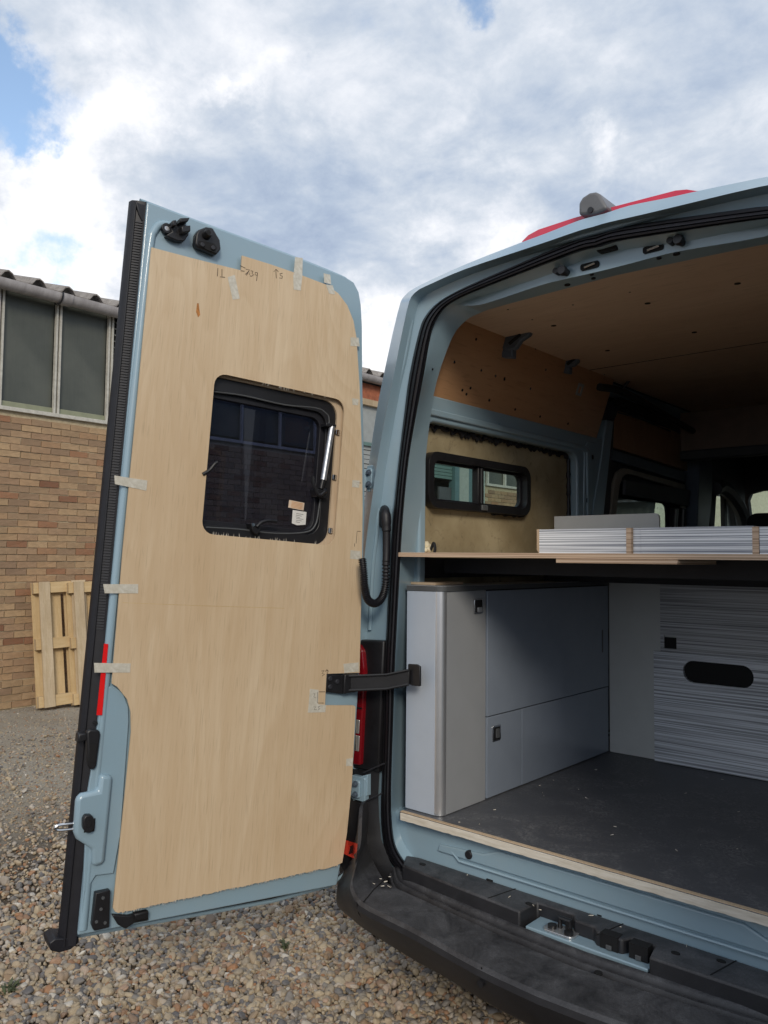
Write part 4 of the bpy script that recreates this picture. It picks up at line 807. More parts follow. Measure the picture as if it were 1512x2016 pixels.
for k, (pl_, mt_) in enumerate((([(571, 984), (601, 990), (599, 1005), (569, 999)], 'label_cream'), ([(578, 1004), (605, 1008), (603, 1033), (586, 1034), (576, 1030)], 'paper'))):
    s_ = obj('sticker', slab(D, fix(D.pxs(pl_, -.05)), -.0565, -.0555), mt_, door)
    for j in range(5 if k == 0 else 6):
        t_ = (j+1)/6; q = [np.array(pl_[0])*(1-t_)+np.array(pl_[-1 if k == 0 else 3])*t_, np.array(pl_[1])*(1-t_)+np.array(pl_[2])*t_]
        if k: q = [np.array((581, 1010+3.3*j)), np.array((600-(j % 3)*4, 1013+3.1*j))]
        A_ = q[0]+(q[1]-q[0])*.12; B_ = q[0]+(q[1]-q[0])*.85
        obj('print_line', slab(D, fix(D.pxs([tuple(A_), tuple(B_), tuple(B_+(0, 1.1)), tuple(A_+(0, 1.1))], -.0554)), -.0555, -.0551), 'print_orange' if k == 0 else 'print_grey', s_)
# check strap from the door to the jamb
ck = obj('check_plate', slab(D, fix(D.pxs([(641, 1327), (700, 1329), (700, 1362), (672, 1366), (641, 1362)], .014)), .0, .020), 'black_plastic', door, bevel=.003)
for x, y in ((650, 1336), (650, 1352), (664, 1342)): a, b = D.px(x, y, .022); obj('bolt', slab(D, circ(a, b, .009, 12), .018, .026), 'rubber_rib', ck, bevel=.002)
obj('clamp', slab(D, fix(D.pxs([(678, 1328), (705, 1327), (706, 1336), (690, 1340), (690, 1356), (700, 1362), (676, 1366)], .03)), .015, .034), 'black_plastic', door, bevel=.003)
e0, e1 = D.p(*D.px(688, 1331, .03), .03), D.p(*D.px(688, 1359, .03), .03); f0, f1 = W(762, 1328, 'Y', 2.255), W(762, 1356, 'Y', 2.255); h0, h1 = W(806, 1319, 'Y', 2.30), W(806, 1347, 'Y', 2.30)
off = np.array([-.004, .012, 0]); arm = [[e0, e1, e1+off, e0+off], [f0, f1, f1+off, f0+off], [h0, h1, h1+off, h0+off]]
V, F = loft(arm, True); F += [(0, 1, 2, 3), (8, 9, 10, 11)]; obj('check_strap', (V, F), 'black_plastic', van, bevel=.003)
for k in (0, 1):
    q = (e0, f0, h0) if k == 0 else (e1, f1, h1); obj('strap_flange', tube([p-np.array([0, .004, 0]) for p in q], .005, 6), 'black_plastic', van)
obj('strap_pin', tube([W(712, 1336, 'Y', 2.23), W(709, 1346, 'Y', 2.23), W(711, 1356, 'Y', 2.23)], .005, 8), 'grey_trim', van)
obj('jamb_bracket', slab(Frame((0, 2.315, 0), (1, 0, 0), (0, 0, 1), (0, -1, 0)), fix([(W(x, y, 'Y', 2.315)[0], W(x, y, 'Y', 2.315)[2]) for x, y in ((804, 1307), (822, 1308), (828, 1312), (828, 1351), (812, 1350), (804, 1346))]), -.006, .004), 'black_plastic', van, bevel=.003)
# ------------------------------------------------------------------ interior shell
def wx(z): return -2.0 if z < 2.2 else -2.0+(z-2.2)*.34
obj('floor_board', box(-1.945, 2*XC+1.945, 2.322, 6.0, .69, .72), 'floor_vinyl', van, bevel=.002)
ed = [(-1.938+.02*i, 2.3205-.0018*random.random(), .6925-.002*random.random()) for i in range(81)]
V, F = loft([[np.array(p) for p in ed], [np.array([p[0], p[1]-.001, .716]) for p in ed], [np.array([p[0], 2.333, .7205]) for p in ed], [np.array([p[0], 2.333, .69]) for p in ed]])
obj('floor_edge', (V, F), 'cut_edge', van, sm=60)
obj('floor_lip', box(-1.94, -.34, 2.322, 2.336, .7195, .7225), 'edge_ply', van)
for s in (0, 1):
    t_ = (lambda VF: VF) if s == 0 else mirVF
    obj('inner_side', t_(box(-2.06, -2.03, 2.46, 5.2, .7, 1.66)), 'dark_interior', van)
# left wall: upper lining board, blue rail, insulated bay with the small window, posts
UWf = Frame((wx(2.30), 2.45, 2.30), (0, 1, 0), np.array([.34, 0, 1.])/math.hypot(.34, 1), np.array([1., 0, -.34])/math.hypot(.34, 1))
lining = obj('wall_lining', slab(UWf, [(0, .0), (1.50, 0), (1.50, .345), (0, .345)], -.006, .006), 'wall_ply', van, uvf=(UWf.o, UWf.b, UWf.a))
for x, y in ((937, 668), (947, 729), (975, 740), (993, 747), (894, 713), (993, 745), (1044, 765), (1074, 728), (963, 788), (1014, 806), (1063, 820), (1118, 834), (1054, 686), (910, 768), (918, 776), (926, 764), (1015, 640)):
    a, b = UWf.px(x, y, .006); obj('screw', slab(UWf, circ(a, b, .006, 8), .004, .008), 'gap_black' if random.random() < .6 else 'chrome', lining)
a, b = UWf.px(1141, 767, .006); s_ = obj('socket_cutout', slab(UWf, rrect(a-.028, a+.028, b-.03, b+.03, .003), .005, .009, [rrect(a-.014, a+.014, b-.018, b+.016, .002)]), 'grey_board', lining)
CeF = Frame((0, 2.45, 2.612), (1, 0, 0), (0, 1, 0), (0, 0, -1))
ceil = obj('ceiling_board', slab(CeF, [(-1.88, 0), (-.40, 0), (-.40, 2.7), (-1.88, 2.7)], -.008, .0), 'plywood_ceiling', van, uvf=(CeF.o, CeF.b, CeF.a))
for x, y in ((1090, 641), (1275, 597), (1452, 558), (1196, 690), (1367, 654)): a, b = CeF.px(x, y); obj('screw_hole', slab(CeF, circ(a, b, .011, 12), -.001, .0015), 'gap_black', ceil)
for x, y in ((1048, 629), (1000, 609), (1020, 660), (1128, 600), (1240, 575), (1190, 737)): a, b = CeF.px(x, y); obj('screw_hole', slab(CeF, circ(a, b, .004, 8), -.001, .0015), 'grey_trim', ceil)
for y0 in (1.22,): obj('board_joint', slab(CeF, [(-1.88, y0), (-.4, y0), (-.4, y0+.006), (-1.88, y0+.006)], 0, .0012), 'gap_black', ceil)
# rail
WL = Frame((-2.0, 0, 0), (0, 1, 0), (0, 0, 1), (1, 0, 0))
yi0, yi1 = 2.46, 3.735
bay = rrect(yi0+.02, yi1, 1.40, 2.205, .06)
obj('side_frame', slab(WL, [(2.44, 1.35), (4.02, 1.35), (4.02, 2.315), (2.44, 2.315)], -.0, .045, [bay]), 'van_paint', van, bevel=.010, seg=3)
obj('rail_bead', slab(WL, fix([(2.47, 2.255), (3.80, 2.25), (3.85, 2.23), (3.86, 1.5), (3.83, 1.5), (3.82, 2.215), (3.78, 2.225), (2.47, 2.228)]), .04, .058), 'van_paint', van, bevel=.006)
hole = rrect(2.545, 3.275, 1.885, 2.065, .05)
obj('insulated_panel', slab(WL, [(2.44, 1.35), (3.80, 1.35), (3.80, 2.25), (2.44, 2.25)], -.03, -.012, [hole]), 'insulation', van)
bead = []
for i in range(120):
    y = yi0+.03+(yi1-yi0-.06)*i/119; bead.append(np.array([-2.004, y, 2.203-.006*random.random()-(.02*random.random()**3)]))
obj('sealant_bead', tube(bead, [.006+.008*random.random()**2 for _ in bead], 7), 'rubber', van)
bead = [np.array([-2.004, 3.732-.006*random.random(), 2.19-.52*i/40]) for i in range(41)]; obj('sealant_bead', tube(bead, [.007+.007*random.random()**2 for _ in bead], 7), 'rubber', van)
fx = -2.01
sw = obj('side_window', slab(WL, rrect(2.52, 3.305, 1.862, 2.092, .06), -.02, .028, [rrect(2.556, 3.270, 1.893, 2.060, .04)]), 'black_plastic', van, bevel=.006, seg=3)
obj('inner_frame', slab(WL, rrect(2.548, 3.278, 1.886, 2.067, .045), -.022, -.002, [rrect(2.572, 3.256, 1.903, 2.050, .035)]), 'rubber', sw, bevel=.003)
ym = W(942, 985, 'X', -2.0)[1]
obj('meeting_stile', slab(WL, [(ym-.022, 1.895), (ym+.022, 1.895), (ym+.022, 2.06), (ym-.022, 2.06)], -.02, .014), 'black_plastic', sw, bevel=.003)
obj('stile_line', slab(WL, [(ym-.003, 1.9), (ym+.003, 1.9), (ym+.003, 2.055), (ym-.003, 2.055)], .0135, .017), 'grey_trim', sw)
obj('window_pane', slab(WL, [(2.55, 1.885), (ym, 1.885), (ym, 2.066), (2.55, 2.066)], -.016, -.012), 'clear_glass', sw); obj('window_pane', slab(WL, [(ym, 1.885), (3.28, 1.885), (3.28, 2.066), (ym, 2.066)], -.010, -.006), 'clear_glass', sw)
obj('window_catch', box(-1.985, -1.965, ym-.02, ym+.025, 1.868, 1.892), 'grey_trim', sw, bevel=.003)
obj('sealant_smear', slab(WL, fix([(3.03+.02*i, 1.861-.010*random.random()) for i in range(14)]+[(3.3, 1.872), (3.0, 1.872)]), .0, -.010), 'rubber', van)
# centre post and the bay beyond
obj('side_post', slab(WL, fix(WL.pxs([(1160, 1045), (1180, 926), (1195, 826), (1209, 828), (1197, 940), (1186, 1045)], .05)), .0, .05), 'van_paint', van, bevel=.008)
obj('post_channel', slab(WL, fix(WL.pxs([(1148, 1045), (1150, 880), (1156, 868), (1172, 872), (1160, 1045)], .046)), .04, .050), 'van_paint', van, bevel=.004)
for x, y in ((1167, 900), (1160, 955), (1157, 985)): a, b = WL.px(x, y, .053); obj('slot', slab(WL, rrect(a-.008, a+.008, b-.012, b+.012, .005), .050, .054), 'gap_black', van)
obj('sliding_bay', slab(WL, [(4.0, .72), (5.9, .72), (5.9, 2.62), (4.0, 2.62)], -.03, -.02, [rrect(4.2, 5.05, 1.5, 2.02, .06)]), 'cab_dark', van)
obj('bay_arch', slab(WL, fix(WL.pxs([(1209, 828), (1199, 1045), (1186, 1045), (1206, 790), (1222, 782), (1395, 850), (1395, 880), (1222, 796)], .01)), -.02, .012), 'cab_dark', van, bevel=.004)
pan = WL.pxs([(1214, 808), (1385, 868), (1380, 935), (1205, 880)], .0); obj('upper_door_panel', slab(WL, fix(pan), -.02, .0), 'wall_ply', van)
obj('door_rail', slab(WL, fix(WL.pxs([(1206, 885), (1350, 930), (1350, 950), (1204, 905)], .02)), .0, .02), 'steel_blue', van, bevel=.004)
obj('trim_wire', tube([W(x, y, 'X', -1.98) for x, y in ((1218, 812), (1270, 828), (1320, 849))], .004), 'grey_trim', van)
wf2 = WL.pxs([(1196, 1060), (1210, 950), (1216, 930), (1227, 922), (1238, 923), (1350, 954), (1352, 1060)], .02); wi2 = WL.pxs([(1208, 1058), (1221, 955), (1226, 940), (1233, 934), (1240, 934), (1345, 964), (1345, 1058)], .02)
obj('sliding_window_surround', slab(WL, fix(wf2), .0, .02, [fix(wi2)]), 'beige_trim', van, bevel=.004)
obj('blind_cassette', slab(WL, fix(WL.pxs([(1232, 944), (1360, 965), (1356, 997), (1231, 974)], .04)), .02, .04), 'cab_dark', van, bevel=.006)
obj('window_pane', slab(WL, fix(WL.pxs([(1222, 945), (1350, 975), (1350, 1058), (1215, 1058)], .0)), -.024, -.020), 'clear_glass', van)
for x in (1328, 1343): obj('blind_guide', slab(WL, fix(WL.pxs([(x, 1000), (x+9, 1002), (x+6, 1045), (x-3, 1045)], .03)), .0, .03), 'black_plastic', van, bevel=.003); obj('guide_trim', slab(WL, fix(WL.pxs([(x+2, 1003), (x+4, 1003), (x+2, 1045), (x, 1045)], .032)), .03, .033), 'grey_board', van)
obj('wiring_loom', tube(spline([W(1180, 762, 'X', -1.86), W(1215, 768, 'X', -1.86), W(1262, 790, 'X', -1.86), W(1330, 830, 'X', -1.86), W(1385, 860, 'X', -1.88)], 5), .02, 8), 'black_plastic', van)
obj('loom_strap', tube([W(1226, 765, 'X', -1.84), W(1242, 745, 'X', -1.80)], .008), 'black_plastic', van)
for tab_, gus, slot_ in (([(985, 656), (1008, 660), (1007, 704), (986, 703)], [(985, 656), (1022, 651), (1044, 653), (1040, 660), (1024, 671), (1014, 686), (1000, 690), (987, 686)], ((1003, 677), (1025, 658))),
                         ([(1105, 702), (1120, 706), (1119, 735), (1105, 733)], [(1105, 702), (1138, 696), (1137, 712), (1128, 720), (1118, 722), (1106, 720)], ((1117, 717), (1135, 703)))):
    yb_ = W(tab_[0][0], tab_[0][1]+20, 'X', -1.88)[1]; GFm = Frame((0, yb_, 0), (1, 0, 0), (0, 0, 1), (0, -1, 0))
    bk_ = obj('roof_bracket', slab(GFm, fix(GFm.pxs(gus)), -.03, .0), 'steel_blue', van, bevel=.006)
    obj('bracket_foot', slab(GFm, fix(GFm.pxs(tab_)), -.04, -.006), 'steel_blue', bk_, bevel=.004)
    a, b = GFm.px(*slot_[0]), GFm.px(*slot_[1]); obj('bracket_slot', tube([GFm.p(*a, .0), GFm.p(*b, .0)], .007, 8), 'gap_black', bk_)
# cab end
Yc = 5.1
ba = [W(x, y, 'Y', Yc) for x, y in ((1388, 884), (1512, 862), (1512, 888), (1388, 903))]
obj('cab_header', box(-1.95, -.33, Yc, Yc+.08, ba[3][2], ba[0][2]), 'cab_dark', van, bevel=.01)
obj('cab_header_lining', box(-1.95, -.33, Yc+.02, Yc+.05, ba[0][2]+.003, 2.61), 'dark_ply', van)
obj('cab_post', slab(WL, fix(WL.pxs([(1372, 1045), (1378, 900), (1392, 880), (1402, 900), (1404, 960), (1396, 1045)], .08)), -.03, .08), 'steel_blue', van, bevel=.01)
cabh = fix(WL.pxs([(1406, 1050), (1411, 966), (1420, 962), (1432, 972), (1444, 1000), (1452, 1050)], .0))
ylo = WL.px(1398, 1000, 0)[0]
obj('cab_door_trim', slab(WL, [(ylo, .9), (6.57, .9), (6.57, 2.5), (ylo, 2.5)], -.04, .0, [cabh]), 'cab_dark', van)
obj('cab_door_post', slab(WL, fix(WL.pxs([(1425, 1050), (1423, 965), (1427, 966), (1430, 1050)], .01)), -.01, .02), 'black_plastic', van)
obj('window_pane', slab(WL, cabh, -.03, -.026), 'cab_glass', van)
FFr = Frame((0, 6.64, 0), (1, 0, 0), (0, 0, 1), (0, -1, 0))
obj('cab_pillar_trim', tube(spline([W(x, y, 'X', -1.93) for x, y in ((1408, 962), (1420, 958), (1440, 975), (1458, 1005), (1468, 1045))], 5), .05, 8), 'grey_trim', van)
ws_ = fix(FFr.pxs([(1481, 1050), (1473, 985), (1478, 972), (1500, 966)]) + [(-.45, 2.18), (-.38, 2.1), (-.35, 1.5)])
obj('windscreen_surround', slab(FFr, [(-2.2, .9), (-.1, .9), (-.1, 2.66), (-2.2, 2.66)], -.06, 0, [ws_]), 'cab_dark', van)
obj('windscreen', slab(FFr, ws_, -.04, -.03), 'cab_glass', van)
obj('cab_floor', box(-2.0, -.3, 5.2, 8, .9, .95), 'dark_interior', van)
hr = W(1503, 1025, 'Y', 5.75)
obj('seat_headrest', slab(Frame(hr, (1, 0, 0), (0, 0, 1), (0, -1, 0)), rrect(-.10, .14, -.18, .05, .07), -.05, .06), 'seat_cloth', van, bevel=.03, seg=4)
obj('seat_back', slab(Frame(hr, (1, 0, 0), (0, 0, 1), (0, -1, 0)), rrect(-.24, .28, -.85, -.19, .08), -.07, .07), 'seat_cloth', van, bevel=.03, seg=4)
# right-hand wall, closed and dark
RW = 2*XC+2.0
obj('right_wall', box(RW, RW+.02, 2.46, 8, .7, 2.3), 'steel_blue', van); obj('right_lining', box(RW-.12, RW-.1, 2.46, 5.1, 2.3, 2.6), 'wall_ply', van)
# wheels
for sx_ in (-1, 1):
    for yw_ in (3.6, 7.3):
        c = np.array([XC+sx_*1.0, yw_, .36]); X_ = np.array([1., 0, 0])
        wl = obj('wheel', loft([[c+X_*x+np.array([0, math.cos(t)*r, math.sin(t)*r]) for t in np.linspace(0, 2*math.pi, 33)[:-1]] for x, r in ((-.11, .20), (-.12, .30), (-.09, .355), (.09, .355), (.12, .30), (.11, .20), (-.11, .2))], True), 'tyre', van)
        obj('rim', loft([[c+X_*x*1+np.array([0, math.cos(t)*r, math.sin(t)*r]) for t in np.linspace(0, 2*math.pi, 33)[:-1]] for x, r in ((sx_*.10, .20), (sx_*.09, .17), (sx_*.06, .12), (sx_*.08, .05), (sx_*.08, .001))], True), 'aluminium', wl)
obj('underbody', box(-2.1, -.18, 2.5, 8.4, .40, .66), 'dark_interior', van)
# ================================================================== plywood door lining
ply = empty('plywood_door_panel', tuple(D.p(.45, -1.33, .012)), 'large pale plywood sheet with a window cut-out, taped over the inside of the open van door', 'plywood sheet')
pp = [(297, 488), (380, 510), (472, 533), (473, 536), (475, 504), (530, 521), (585, 540), (640, 561), (664, 578), (682, 602), (694, 632), (700, 665), (706, 760), (711, 900), (712, 1000), (710, 1150), (706, 1324), (641, 1326), (638, 1388), (694, 1388), (698, 1391), (698, 1400), (691, 1540), (681, 1640), (672, 1697)]
pts_ = D.pxs(pp, .012)
def ragged(p, q, n, amp):
    out = []
    for i in range(1, n): t = i/n; out.append((p[0]+(q[0]-p[0])*t, p[1]+(q[1]-p[1])*t+random.uniform(-amp, amp)))
    return out
b0 = D.px(664, 1703, .012); b1 = D.px(232, 1796, .012)
pts_ += ragged(b0, b1, 110, .0022)+[b1]+D.pxs([(225, 1793), (221, 1786), (240, 1610), (257, 1440), (256, 1400), (249, 1376), (238, 1362), (230, 1352), (219, 1345), (221, 1320), (241, 1080), (268, 800)], .012)
hw = rrect(*whole, .042, 5)
hole_ = []
for i, (a, b) in enumerate(hw): hole_.append((a, b))
obj('board', slab(D, pts_, .0125, .0185, [hw]), 'plywood', ply, uvf=D.uvf())
spl = []
for i in range(46):
    a = random.uniform(.19, .62) if i % 2 else random.uniform(.3, .62); b = whole[2] if i % 3 else whole[3]; l = random.uniform(.004, .014)*(1 if b < 0 else -1)
    spl.append(([D.p(a, b-l*.2, .0182), D.p(a+.0022, b-l*.2, .0182), D.p(a+.001+random.uniform(-.003, .003), b+l, .0178)], [(0, 1, 2)]))
for i in range(170):
    t = random.random(); a = b0[0]+(b1[0]-b0[0])*t; b = b0[1]+(b1[1]-b0[1])*t; l = random.uniform(.003, .009)
    spl.append(([D.p(a, b+.002, .0182), D.p(a+.002, b+.002, .0182), D.p(a+.001+random.uniform(-.003, .003), b-l, .0175)], [(0, 1, 2)]))
obj('splinters', merge(*spl), 'cut_edge', ply, kind='stuff', sm=0, recalc=False)
def decal(nm, pts, mt_, c=.0186, th=.0006): return obj(nm, slab(D, fix(D.pxs(pts, c)), c, c+th), mt_, ply)
tp = [[(581, 506), (596, 508), (595, 545), (578, 541)], [(637, 538), (650, 541), (652, 560), (638, 556)], [(448, 546), (462, 541), (472, 588), (458, 590)], [(690, 664), (706, 665), (708, 682), (690, 681)],
      [(676, 1307), (706, 1304), (706, 1322), (678, 1325)], [(610, 1356), (627, 1358), (626, 1386), (642, 1388), (640, 1402), (606, 1403), (608, 1382)], [(682, 1494), (695, 1492), (694, 1508), (681, 1508)], [(690, 1083), (710, 1085), (710, 1102), (689, 1100)],
      [(694, 945), (708, 946), (707, 960), (693, 959)], [(693, 784), (706, 786), (705, 798), (694, 797)], [(577, 541), (595, 545), (592, 572), (578, 570)], [(641, 560), (655, 562), (660, 580), (648, 578)]]
for q in tp: decal('tape_strip', q, 'tape')
for q in ([(225, 936), (290, 946), (288, 966), (226, 953)], [(203, 1150), (272, 1150), (272, 1168), (206, 1168)], [(185, 1305), (257, 1306), (256, 1324), (186, 1324)]):
    o = decal('tape_strip', q, 'tape', .0188, .0008)
def pen(strokes, r=.0011):
    obj('pencil_mark', merge(*[tube([D.p(*D.px(x, y, .0186), .0186) for x, y in s], r, 5) for s in strokes]), 'pencil', ply)
pen([[(429, 528), (428, 544)], [(437, 530), (437, 544)], [(433, 545), (443, 546)]])
pen([[(473, 523), (483, 528)], [(474, 533), (481, 534)], [(484, 530), (491, 531), (485, 542)], [(483, 540), (490, 534), (491, 541)]])
pen([[(494, 533), (498, 534), (496, 538), (499, 541), (495, 544), (492, 543)], [(507, 537), (503, 536), (502, 541), (506, 542), (507, 537), (505, 553)]])
pen([[(544, 548), (543, 530), (539, 535)], [(543, 530), (548, 535)], [(556, 538), (551, 539), (552, 542), (556, 544), (555, 548), (550, 547)]])
pen([[(633, 1321), (638, 1320), (634, 1326), (639, 1327), (634, 1331)], [(645, 1330), (643, 1318), (640, 1322)], [(643, 1318), (647, 1322)]])
pen([[(628, 1362), (640, 1362)], [(625, 1362), (625, 1384), (637, 1384)]]); pen([[(617, 1392), (622, 1391), (618, 1397), (623, 1397)], [(630, 1391), (626, 1391), (627, 1394), (630, 1395), (626, 1398)], [(617, 1365), (620, 1366), (617, 1372), (621, 1373)]])
pen([[(702, 950), (711, 951)], [(703, 1046), (710, 1046)], [(703, 1047), (701, 1070)], [(698, 1070), (698, 1076)]], .0009)
decal('knot', [(388, 597), (391, 597), (394, 620), (390, 625), (386, 614)], 'knot', .0186, .0003)
ln = obj('saw_line', slab(D, fix(D.pxs([(241, 1186), (400, 1192), (560, 1197), (560, 1198), (400, 1193.2), (241, 1187)], .0186)), .0186, .0188), 'pine', ply)
# ================================================================== cabinet by the left wall
CX0, CX1, CY0, CY1, CZ0, CZ1 = -2.02, -1.785, 2.365, 3.72, .7225, 1.535
cab = empty('storage_cabinet', (-1.9, 3.0, CZ0), 'blue-grey lacquered cupboard with a rounded aluminium corner post, standing inside the van on the left', 'cabinet')
CXL = W(799, 1450, 'Y', CY0)[0]
obj('side_panel', box(CXL, CX1-.032, CY0, CY0+.018, CZ0, CZ1), 'cabinet_side', cab, bevel=.001)
pc = (CX1-.032, CY0+.032); n_ = 12
pst = [(pc[0]+.030*math.cos(t), pc[1]+.030*math.sin(t)) for t in [rad(-90+90*i/n_) for i in range(n_+1)]]+[(CX1-.012, pc[1]), (pc[0], pc[1]-.02)]
obj('corner_post', loft([[np.array([x, y, CZ0]) for x, y in pst], [np.array([x, y, CZ1]) for x, y in pst]], True), 'aluminium', cab)
obj('front_panel', box(CX1-.02, CX1-.003, CY0+.0335, WL.px(957, 1400, .215)[0], CZ0, CZ1), 'cabinet_panel', cab, bevel=.001)
FC = Frame((CX1, 0, 0), (0, 1, 0), (0, 0, 1), (1, 0, 0))
ya = FC.px(959, 1412)[0]; za = FC.px(959, 1412)[1]; yb = FC.px(1028, 1500)[0]
print('cab', ya, yb, za)
obj('cupboard_door', slab(FC, [(ya+.002, za+.002), (CY1, za+.002), (CY1, CZ1-.004), (ya+.002, CZ1-.004)], -.018, .0), 'cabinet_door', cab, bevel=.001)
obj('drawer_front', slab(FC, [(ya+.002, CZ0+.003), (yb-.0015, CZ0+.003), (yb-.0015, za-.002), (ya+.002, za-.002)], -.018, -.001), 'cabinet_door', cab, bevel=.001)
obj('drawer_front', slab(FC, [(yb+.0015, CZ0+.003), (CY1, CZ0+.003), (CY1, za-.002), (yb+.0015, za-.002)], -.018, -.001), 'cabinet_door', cab, bevel=.001)
obj('carcass', box(CXL+.01, CX1-.022, CY0+.06, CY1+.01, CZ0, CZ1-.002), 'dark_interior', cab)
for (x0, y0, x1, y1) in ((933, 1178, 950, 1207), (969, 1426, 985, 1456)):
    a0, b1_ = FC.px(x0, y0); a1, b0_ = FC.px(x1, y1); b1_ = FC.px(x1, y0)[1]
    l = obj('push_latch', slab(FC, rrect(a0, a1, b0_, b1_, .006), -.001, .003), 'chrome', cab, bevel=.001); w_ = a1-a0; h_ = b1_-b0_
    obj('latch_recess', slab(FC, rrect(a0+w_*.12, a1-w_*.12, b0_+h_*.08, b1_-h_*.08, .005), .002, .0036), 'gap_black', l)
    obj('latch_button', slab(FC, rrect(a0+w_*.3, a1-w_*.2, b0_+h_*.1, b0_+h_*.42, .004) if y0 < 1300 else rrect(a0+w_*.35, a1-w_*.25, b0_+h_*.2, b1_-h_*.2, .004), .003, .008), 'aluminium' if y0 < 1300 else 'grey_trim', l, bevel=.001)
a, b = FC.px(1186, 1262); obj('pull_groove', slab(FC, rrect(a-.006, a+.006, b-.055, b+.055, .005), -.001, .001), 'grey_trim', cab)
tp_ = [(CXL, CY0-.004)]+[(pc[0]+.034*math.cos(t), pc[1]+.034*math.sin(t)) for t in [rad(-90+90*i/8) for i in range(9)]]+[(CX1+.002, CY1), (CXL, CY1)]
obj('worktop', loft([[np.array([x, y, CZ1+.001]) for x, y in tp_], [np.array([x, y, CZ1+.020]) for x, y in tp_]], True), 'grey_trim', cab)
V, F = loft([[np.array([x, y, CZ1+.0185]) for x, y in tp_], [np.array([x, y, CZ1+.0212]) for x, y in tp_]], True); F.append(tuple(range(len(tp_), 2*len(tp_)))); obj('worktop_sheet', (V, F), 'cabinet_panel', cab)
obj('offcut', box(-1.98, -1.86, 2.42, 2.60, 1.557, 1.566), 'edge_ply', label='thin plywood offcut lying on top of the blue-grey cupboard', cat='wood offcut')
# ================================================================== bed platform
bed = empty('bed_platform', (XC, 3.0, 1.66), 'thin plywood bed platform spanning the van at chest height', 'bed base')
obj('platform_board', box(-1.965, -.32, 2.305, 3.68, 1.6625, 1.679), 'layer_edge', bed, bevel=.001)
obj('under_board', box(*[W(x, 1100, 'Y', 2.30)[0] for x in (1095, 1334)], 2.298, 2.9, 1.648, 1.6615), 'layer_edge', bed, bevel=.001)
obj('cross_beam', box(-1.97, -.31, 3.42, 3.50, 1.555, 1.661), 'dark_fabric', bed)
obj('side_beam', box(-2.02, -1.985, 2.50, 3.41, 1.58, 1.661), 'weathered_black', bed); obj('front_lining', box(-1.97, -.31, 2.62, 2.66, 1.60, 1.6605), 'dark_fabric', bed)
YB = 3.73
BP = Frame((0, YB, 0), (1, 0, 0), (0, 0, 1), (0, -1, 0))
gp_ = empty('garage_partition', (-1.0, YB, .7225), 'grey and striped laminate partition closing the space below the bed platform', 'partition')
obj('plain_board', box(-1.784, -.28, YB, YB+.015, .7225, 1.655), 'partition_grey', gp_)
x0, x1_ = BP.px(1300, 1200, .012)[0], -.30
q0, q1 = BP.px(1308, 1276, .012), BP.px(1332, 1252, .012)
zb = BP.px(1300, 1284, .012)[1]
obj('upper_striped_board', slab(BP, [(x0, zb+.001), (x1_, zb+.001), (x1_, 1.65), (x0, 1.65)], .002, .014, [[(q0[0], q0[1]), (q1[0], q0[1]), (q1[0], q1[1]), (q0[0], q1[1])]]), 'striped_laminate', gp_, uvf=BP.uvf())
B2 = BP; x0 = BP.px(1288, 1400, .03)[0]
sl_ = [BP.px(1345, 1324, .03), BP.px(1484, 1331, .03)]; r_ = (BP.px(1360, 1303, .03)[1]-BP.px(1360, 1346, .03)[1])/2; zc_ = (sl_[0][1]+sl_[1][1])/2
print('slot', sl_, r_, zb)
obj('drawer_front', slab(BP, [(x0, .724), (x1_, .724), (x1_, zb+.004), (x0, zb+.004)], .015, .031, [rrect(sl_[0][0], sl_[1][0], zc_-r_, zc_+r_, r_*.98, 8)]), 'striped_laminate_lit', gp_, uvf=BP.uvf())
obj('slot_backing', box(-1.5, -.31, YB-.0125, YB-.004, .74, 1.3), 'gap_black', gp_)
# striped boxes on the bed
YX = 2.60
XF = Frame((0, YX, 0), (1, 0, 0), (0, 0, 1), (0, -1, 0)); zt = 1.681
def tray(xl, xr, top, label, dpt=.45, ends=(True, True)):
    a0 = XF.px(xl, 1060)[0]; a1 = XF.px(xr, 1060)[0]; z1 = XF.px((xl+xr)/2, top)[1]
    t = empty('laminate_tray', ((a0+a1)/2, YX+dpt/2, zt), label, 'tray', 'striped trays on the bed platform'); th = .012
    obj('front_board', slab(XF, [(a0, zt), (a1, zt), (a1, z1), (a0, z1)], -th, 0), 'striped_front', t, uvf=XF.uvf(), bevel=.0008)
    obj('back_board', box(a0, a1, YX+dpt-th, YX+dpt, zt, z1), 'striped_front', t); 
    obj('base_board', box(a0+.001, a1-.001, YX+th+.001, YX+dpt-th-.001, zt, zt+.006), 'layer_edge', t)
    for q in (a0, a1-th): obj('end_board', box(q+.0005, q+th-.0005, YX+th+.0005, YX+dpt-th-.0005, zt, z1), 'striped_front', t)
    return t, a0, a1, z1
t1, a0, a1, z1 = tray(1060, 1233, 1041, 'left striped laminate tray on the bed platform, in front of the upright grey board')
obj('edge_strip', slab(XF, [(a0-.006, zt+.012), (a0+.0035, zt), (a0+.0035, z1+.001), (a0-.006, z1+.001)], -.011, .0015), 'edge_ply', t1)
t2, a0, a1, z1 = tray(1262, 1484, 1037, 'long striped laminate tray on the bed platform, right of the first tray')
m_ = XF.px(1242, 1060)[0]
ev = XF.px(1233, 1060)[0]
sp2 = empty('laminate_spacer', (ev+.02, YX+.2, zt), 'narrow striped offcut wedged between the two striped trays', 'offcut')
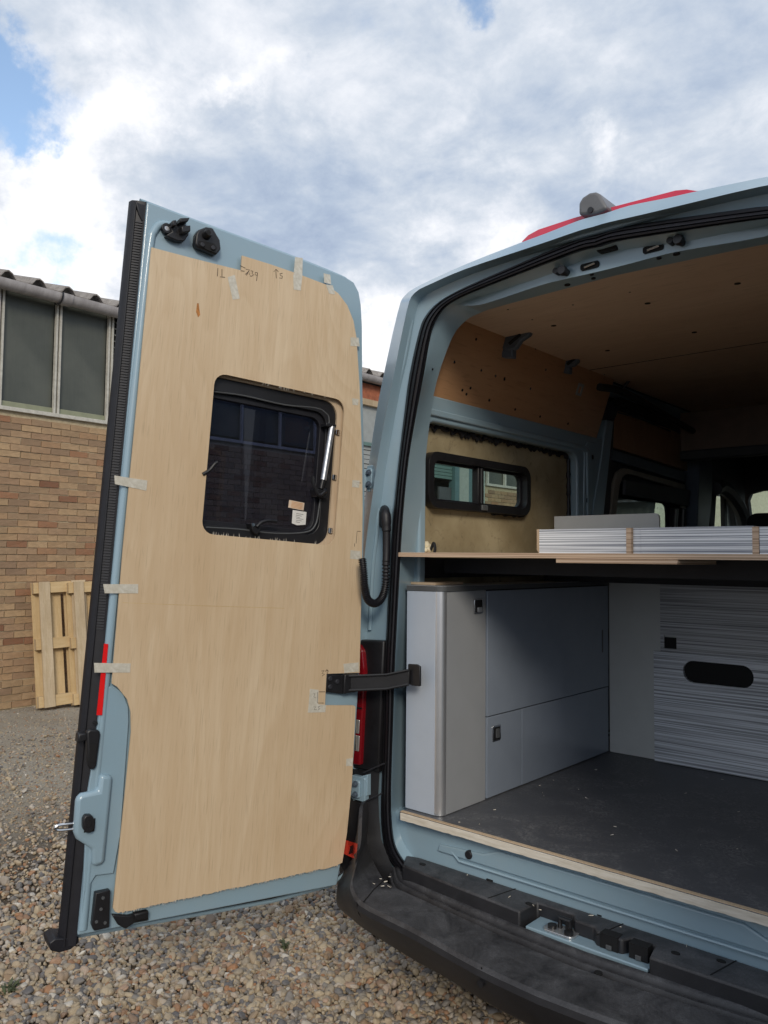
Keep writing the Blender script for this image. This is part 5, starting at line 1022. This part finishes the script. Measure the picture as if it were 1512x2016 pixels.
obj('edge_face', slab(XF, [(ev+.001, zt), (m_+.002, zt), (m_+.002, z1), (ev+.001, z1)], -.30, .003), 'layer_edge', sp2); obj('striped_face', slab(XF, [(m_+.003, zt), (a0-.001, zt), (a0-.001, z1-.001), (m_+.003, z1-.001)], -.30, -.012), 'striped_front', sp2, uvf=XF.uvf())
t3, a0, a1, z1 = tray(1495, 1700, 1035, 'right-hand striped laminate tray on the bed platform, cut by the picture edge')
obj('edge_strip', slab(XF, [(a0-.02, zt), (a0-.001, zt), (a0-.001, z1), (a0-.02, z1)], -.3, .002), 'layer_edge', t3)
GF = Frame((0, 3.10, 0), (1, 0, 0), (0, 0, 1), (0, -1, 0)); g_ = GF.pxs([(1094, 1017), (1290, 1010)])
obj('grey_board', slab(GF, [(g_[0][0], zt), (GF.px(1300, 1030)[0], zt)]+[(p[0], p[1]) for p in rrect(g_[0][0], GF.px(1300, 1030)[0], zt, g_[0][1]*.5+g_[1][1]*.5, .018, 5)[:6]]+[(g_[0][0], g_[0][1])], 0, .012), 'grey_board', label='plain grey board with one rounded corner, upright behind the left striped tray', cat='board')
# expanding foam lump
c = W(833, 1078, 'Y', 2.50); parts = []
for k in range(16):
    q = c+np.array([random.uniform(-.022, .026), random.uniform(-.02, .03), 0]); r = random.uniform(.008, .019); q[2] = zt+r*.7+random.random()*.028*(1-abs(q[0]-c[0])/.03)
    bm = bmesh.new(); bmesh.ops.create_icosphere(bm, subdivisions=2, radius=r); parts.append(([tuple(q+np.array(v.co)*random.uniform(.85, 1.15)) for v in bm.verts], [tuple(v.index for v in f.verts) for f in bm.faces])); bm.free()
obj('foam_lump', merge(*parts), 'foam_cream', label='lump of cream expanding foam on the left end of the bed platform', cat='foam lump', recalc=False, sm=60)
obj('black_clip', tube(spline([c+np.array([.03, .01, -.01]), c+np.array([.045, .01, .018]), c+np.array([.052, .01, .0]), c+np.array([.05, .01, -.02])], 4), .006, 8), 'black_plastic', label='small black clip beside the cream foam lump', cat='clip')
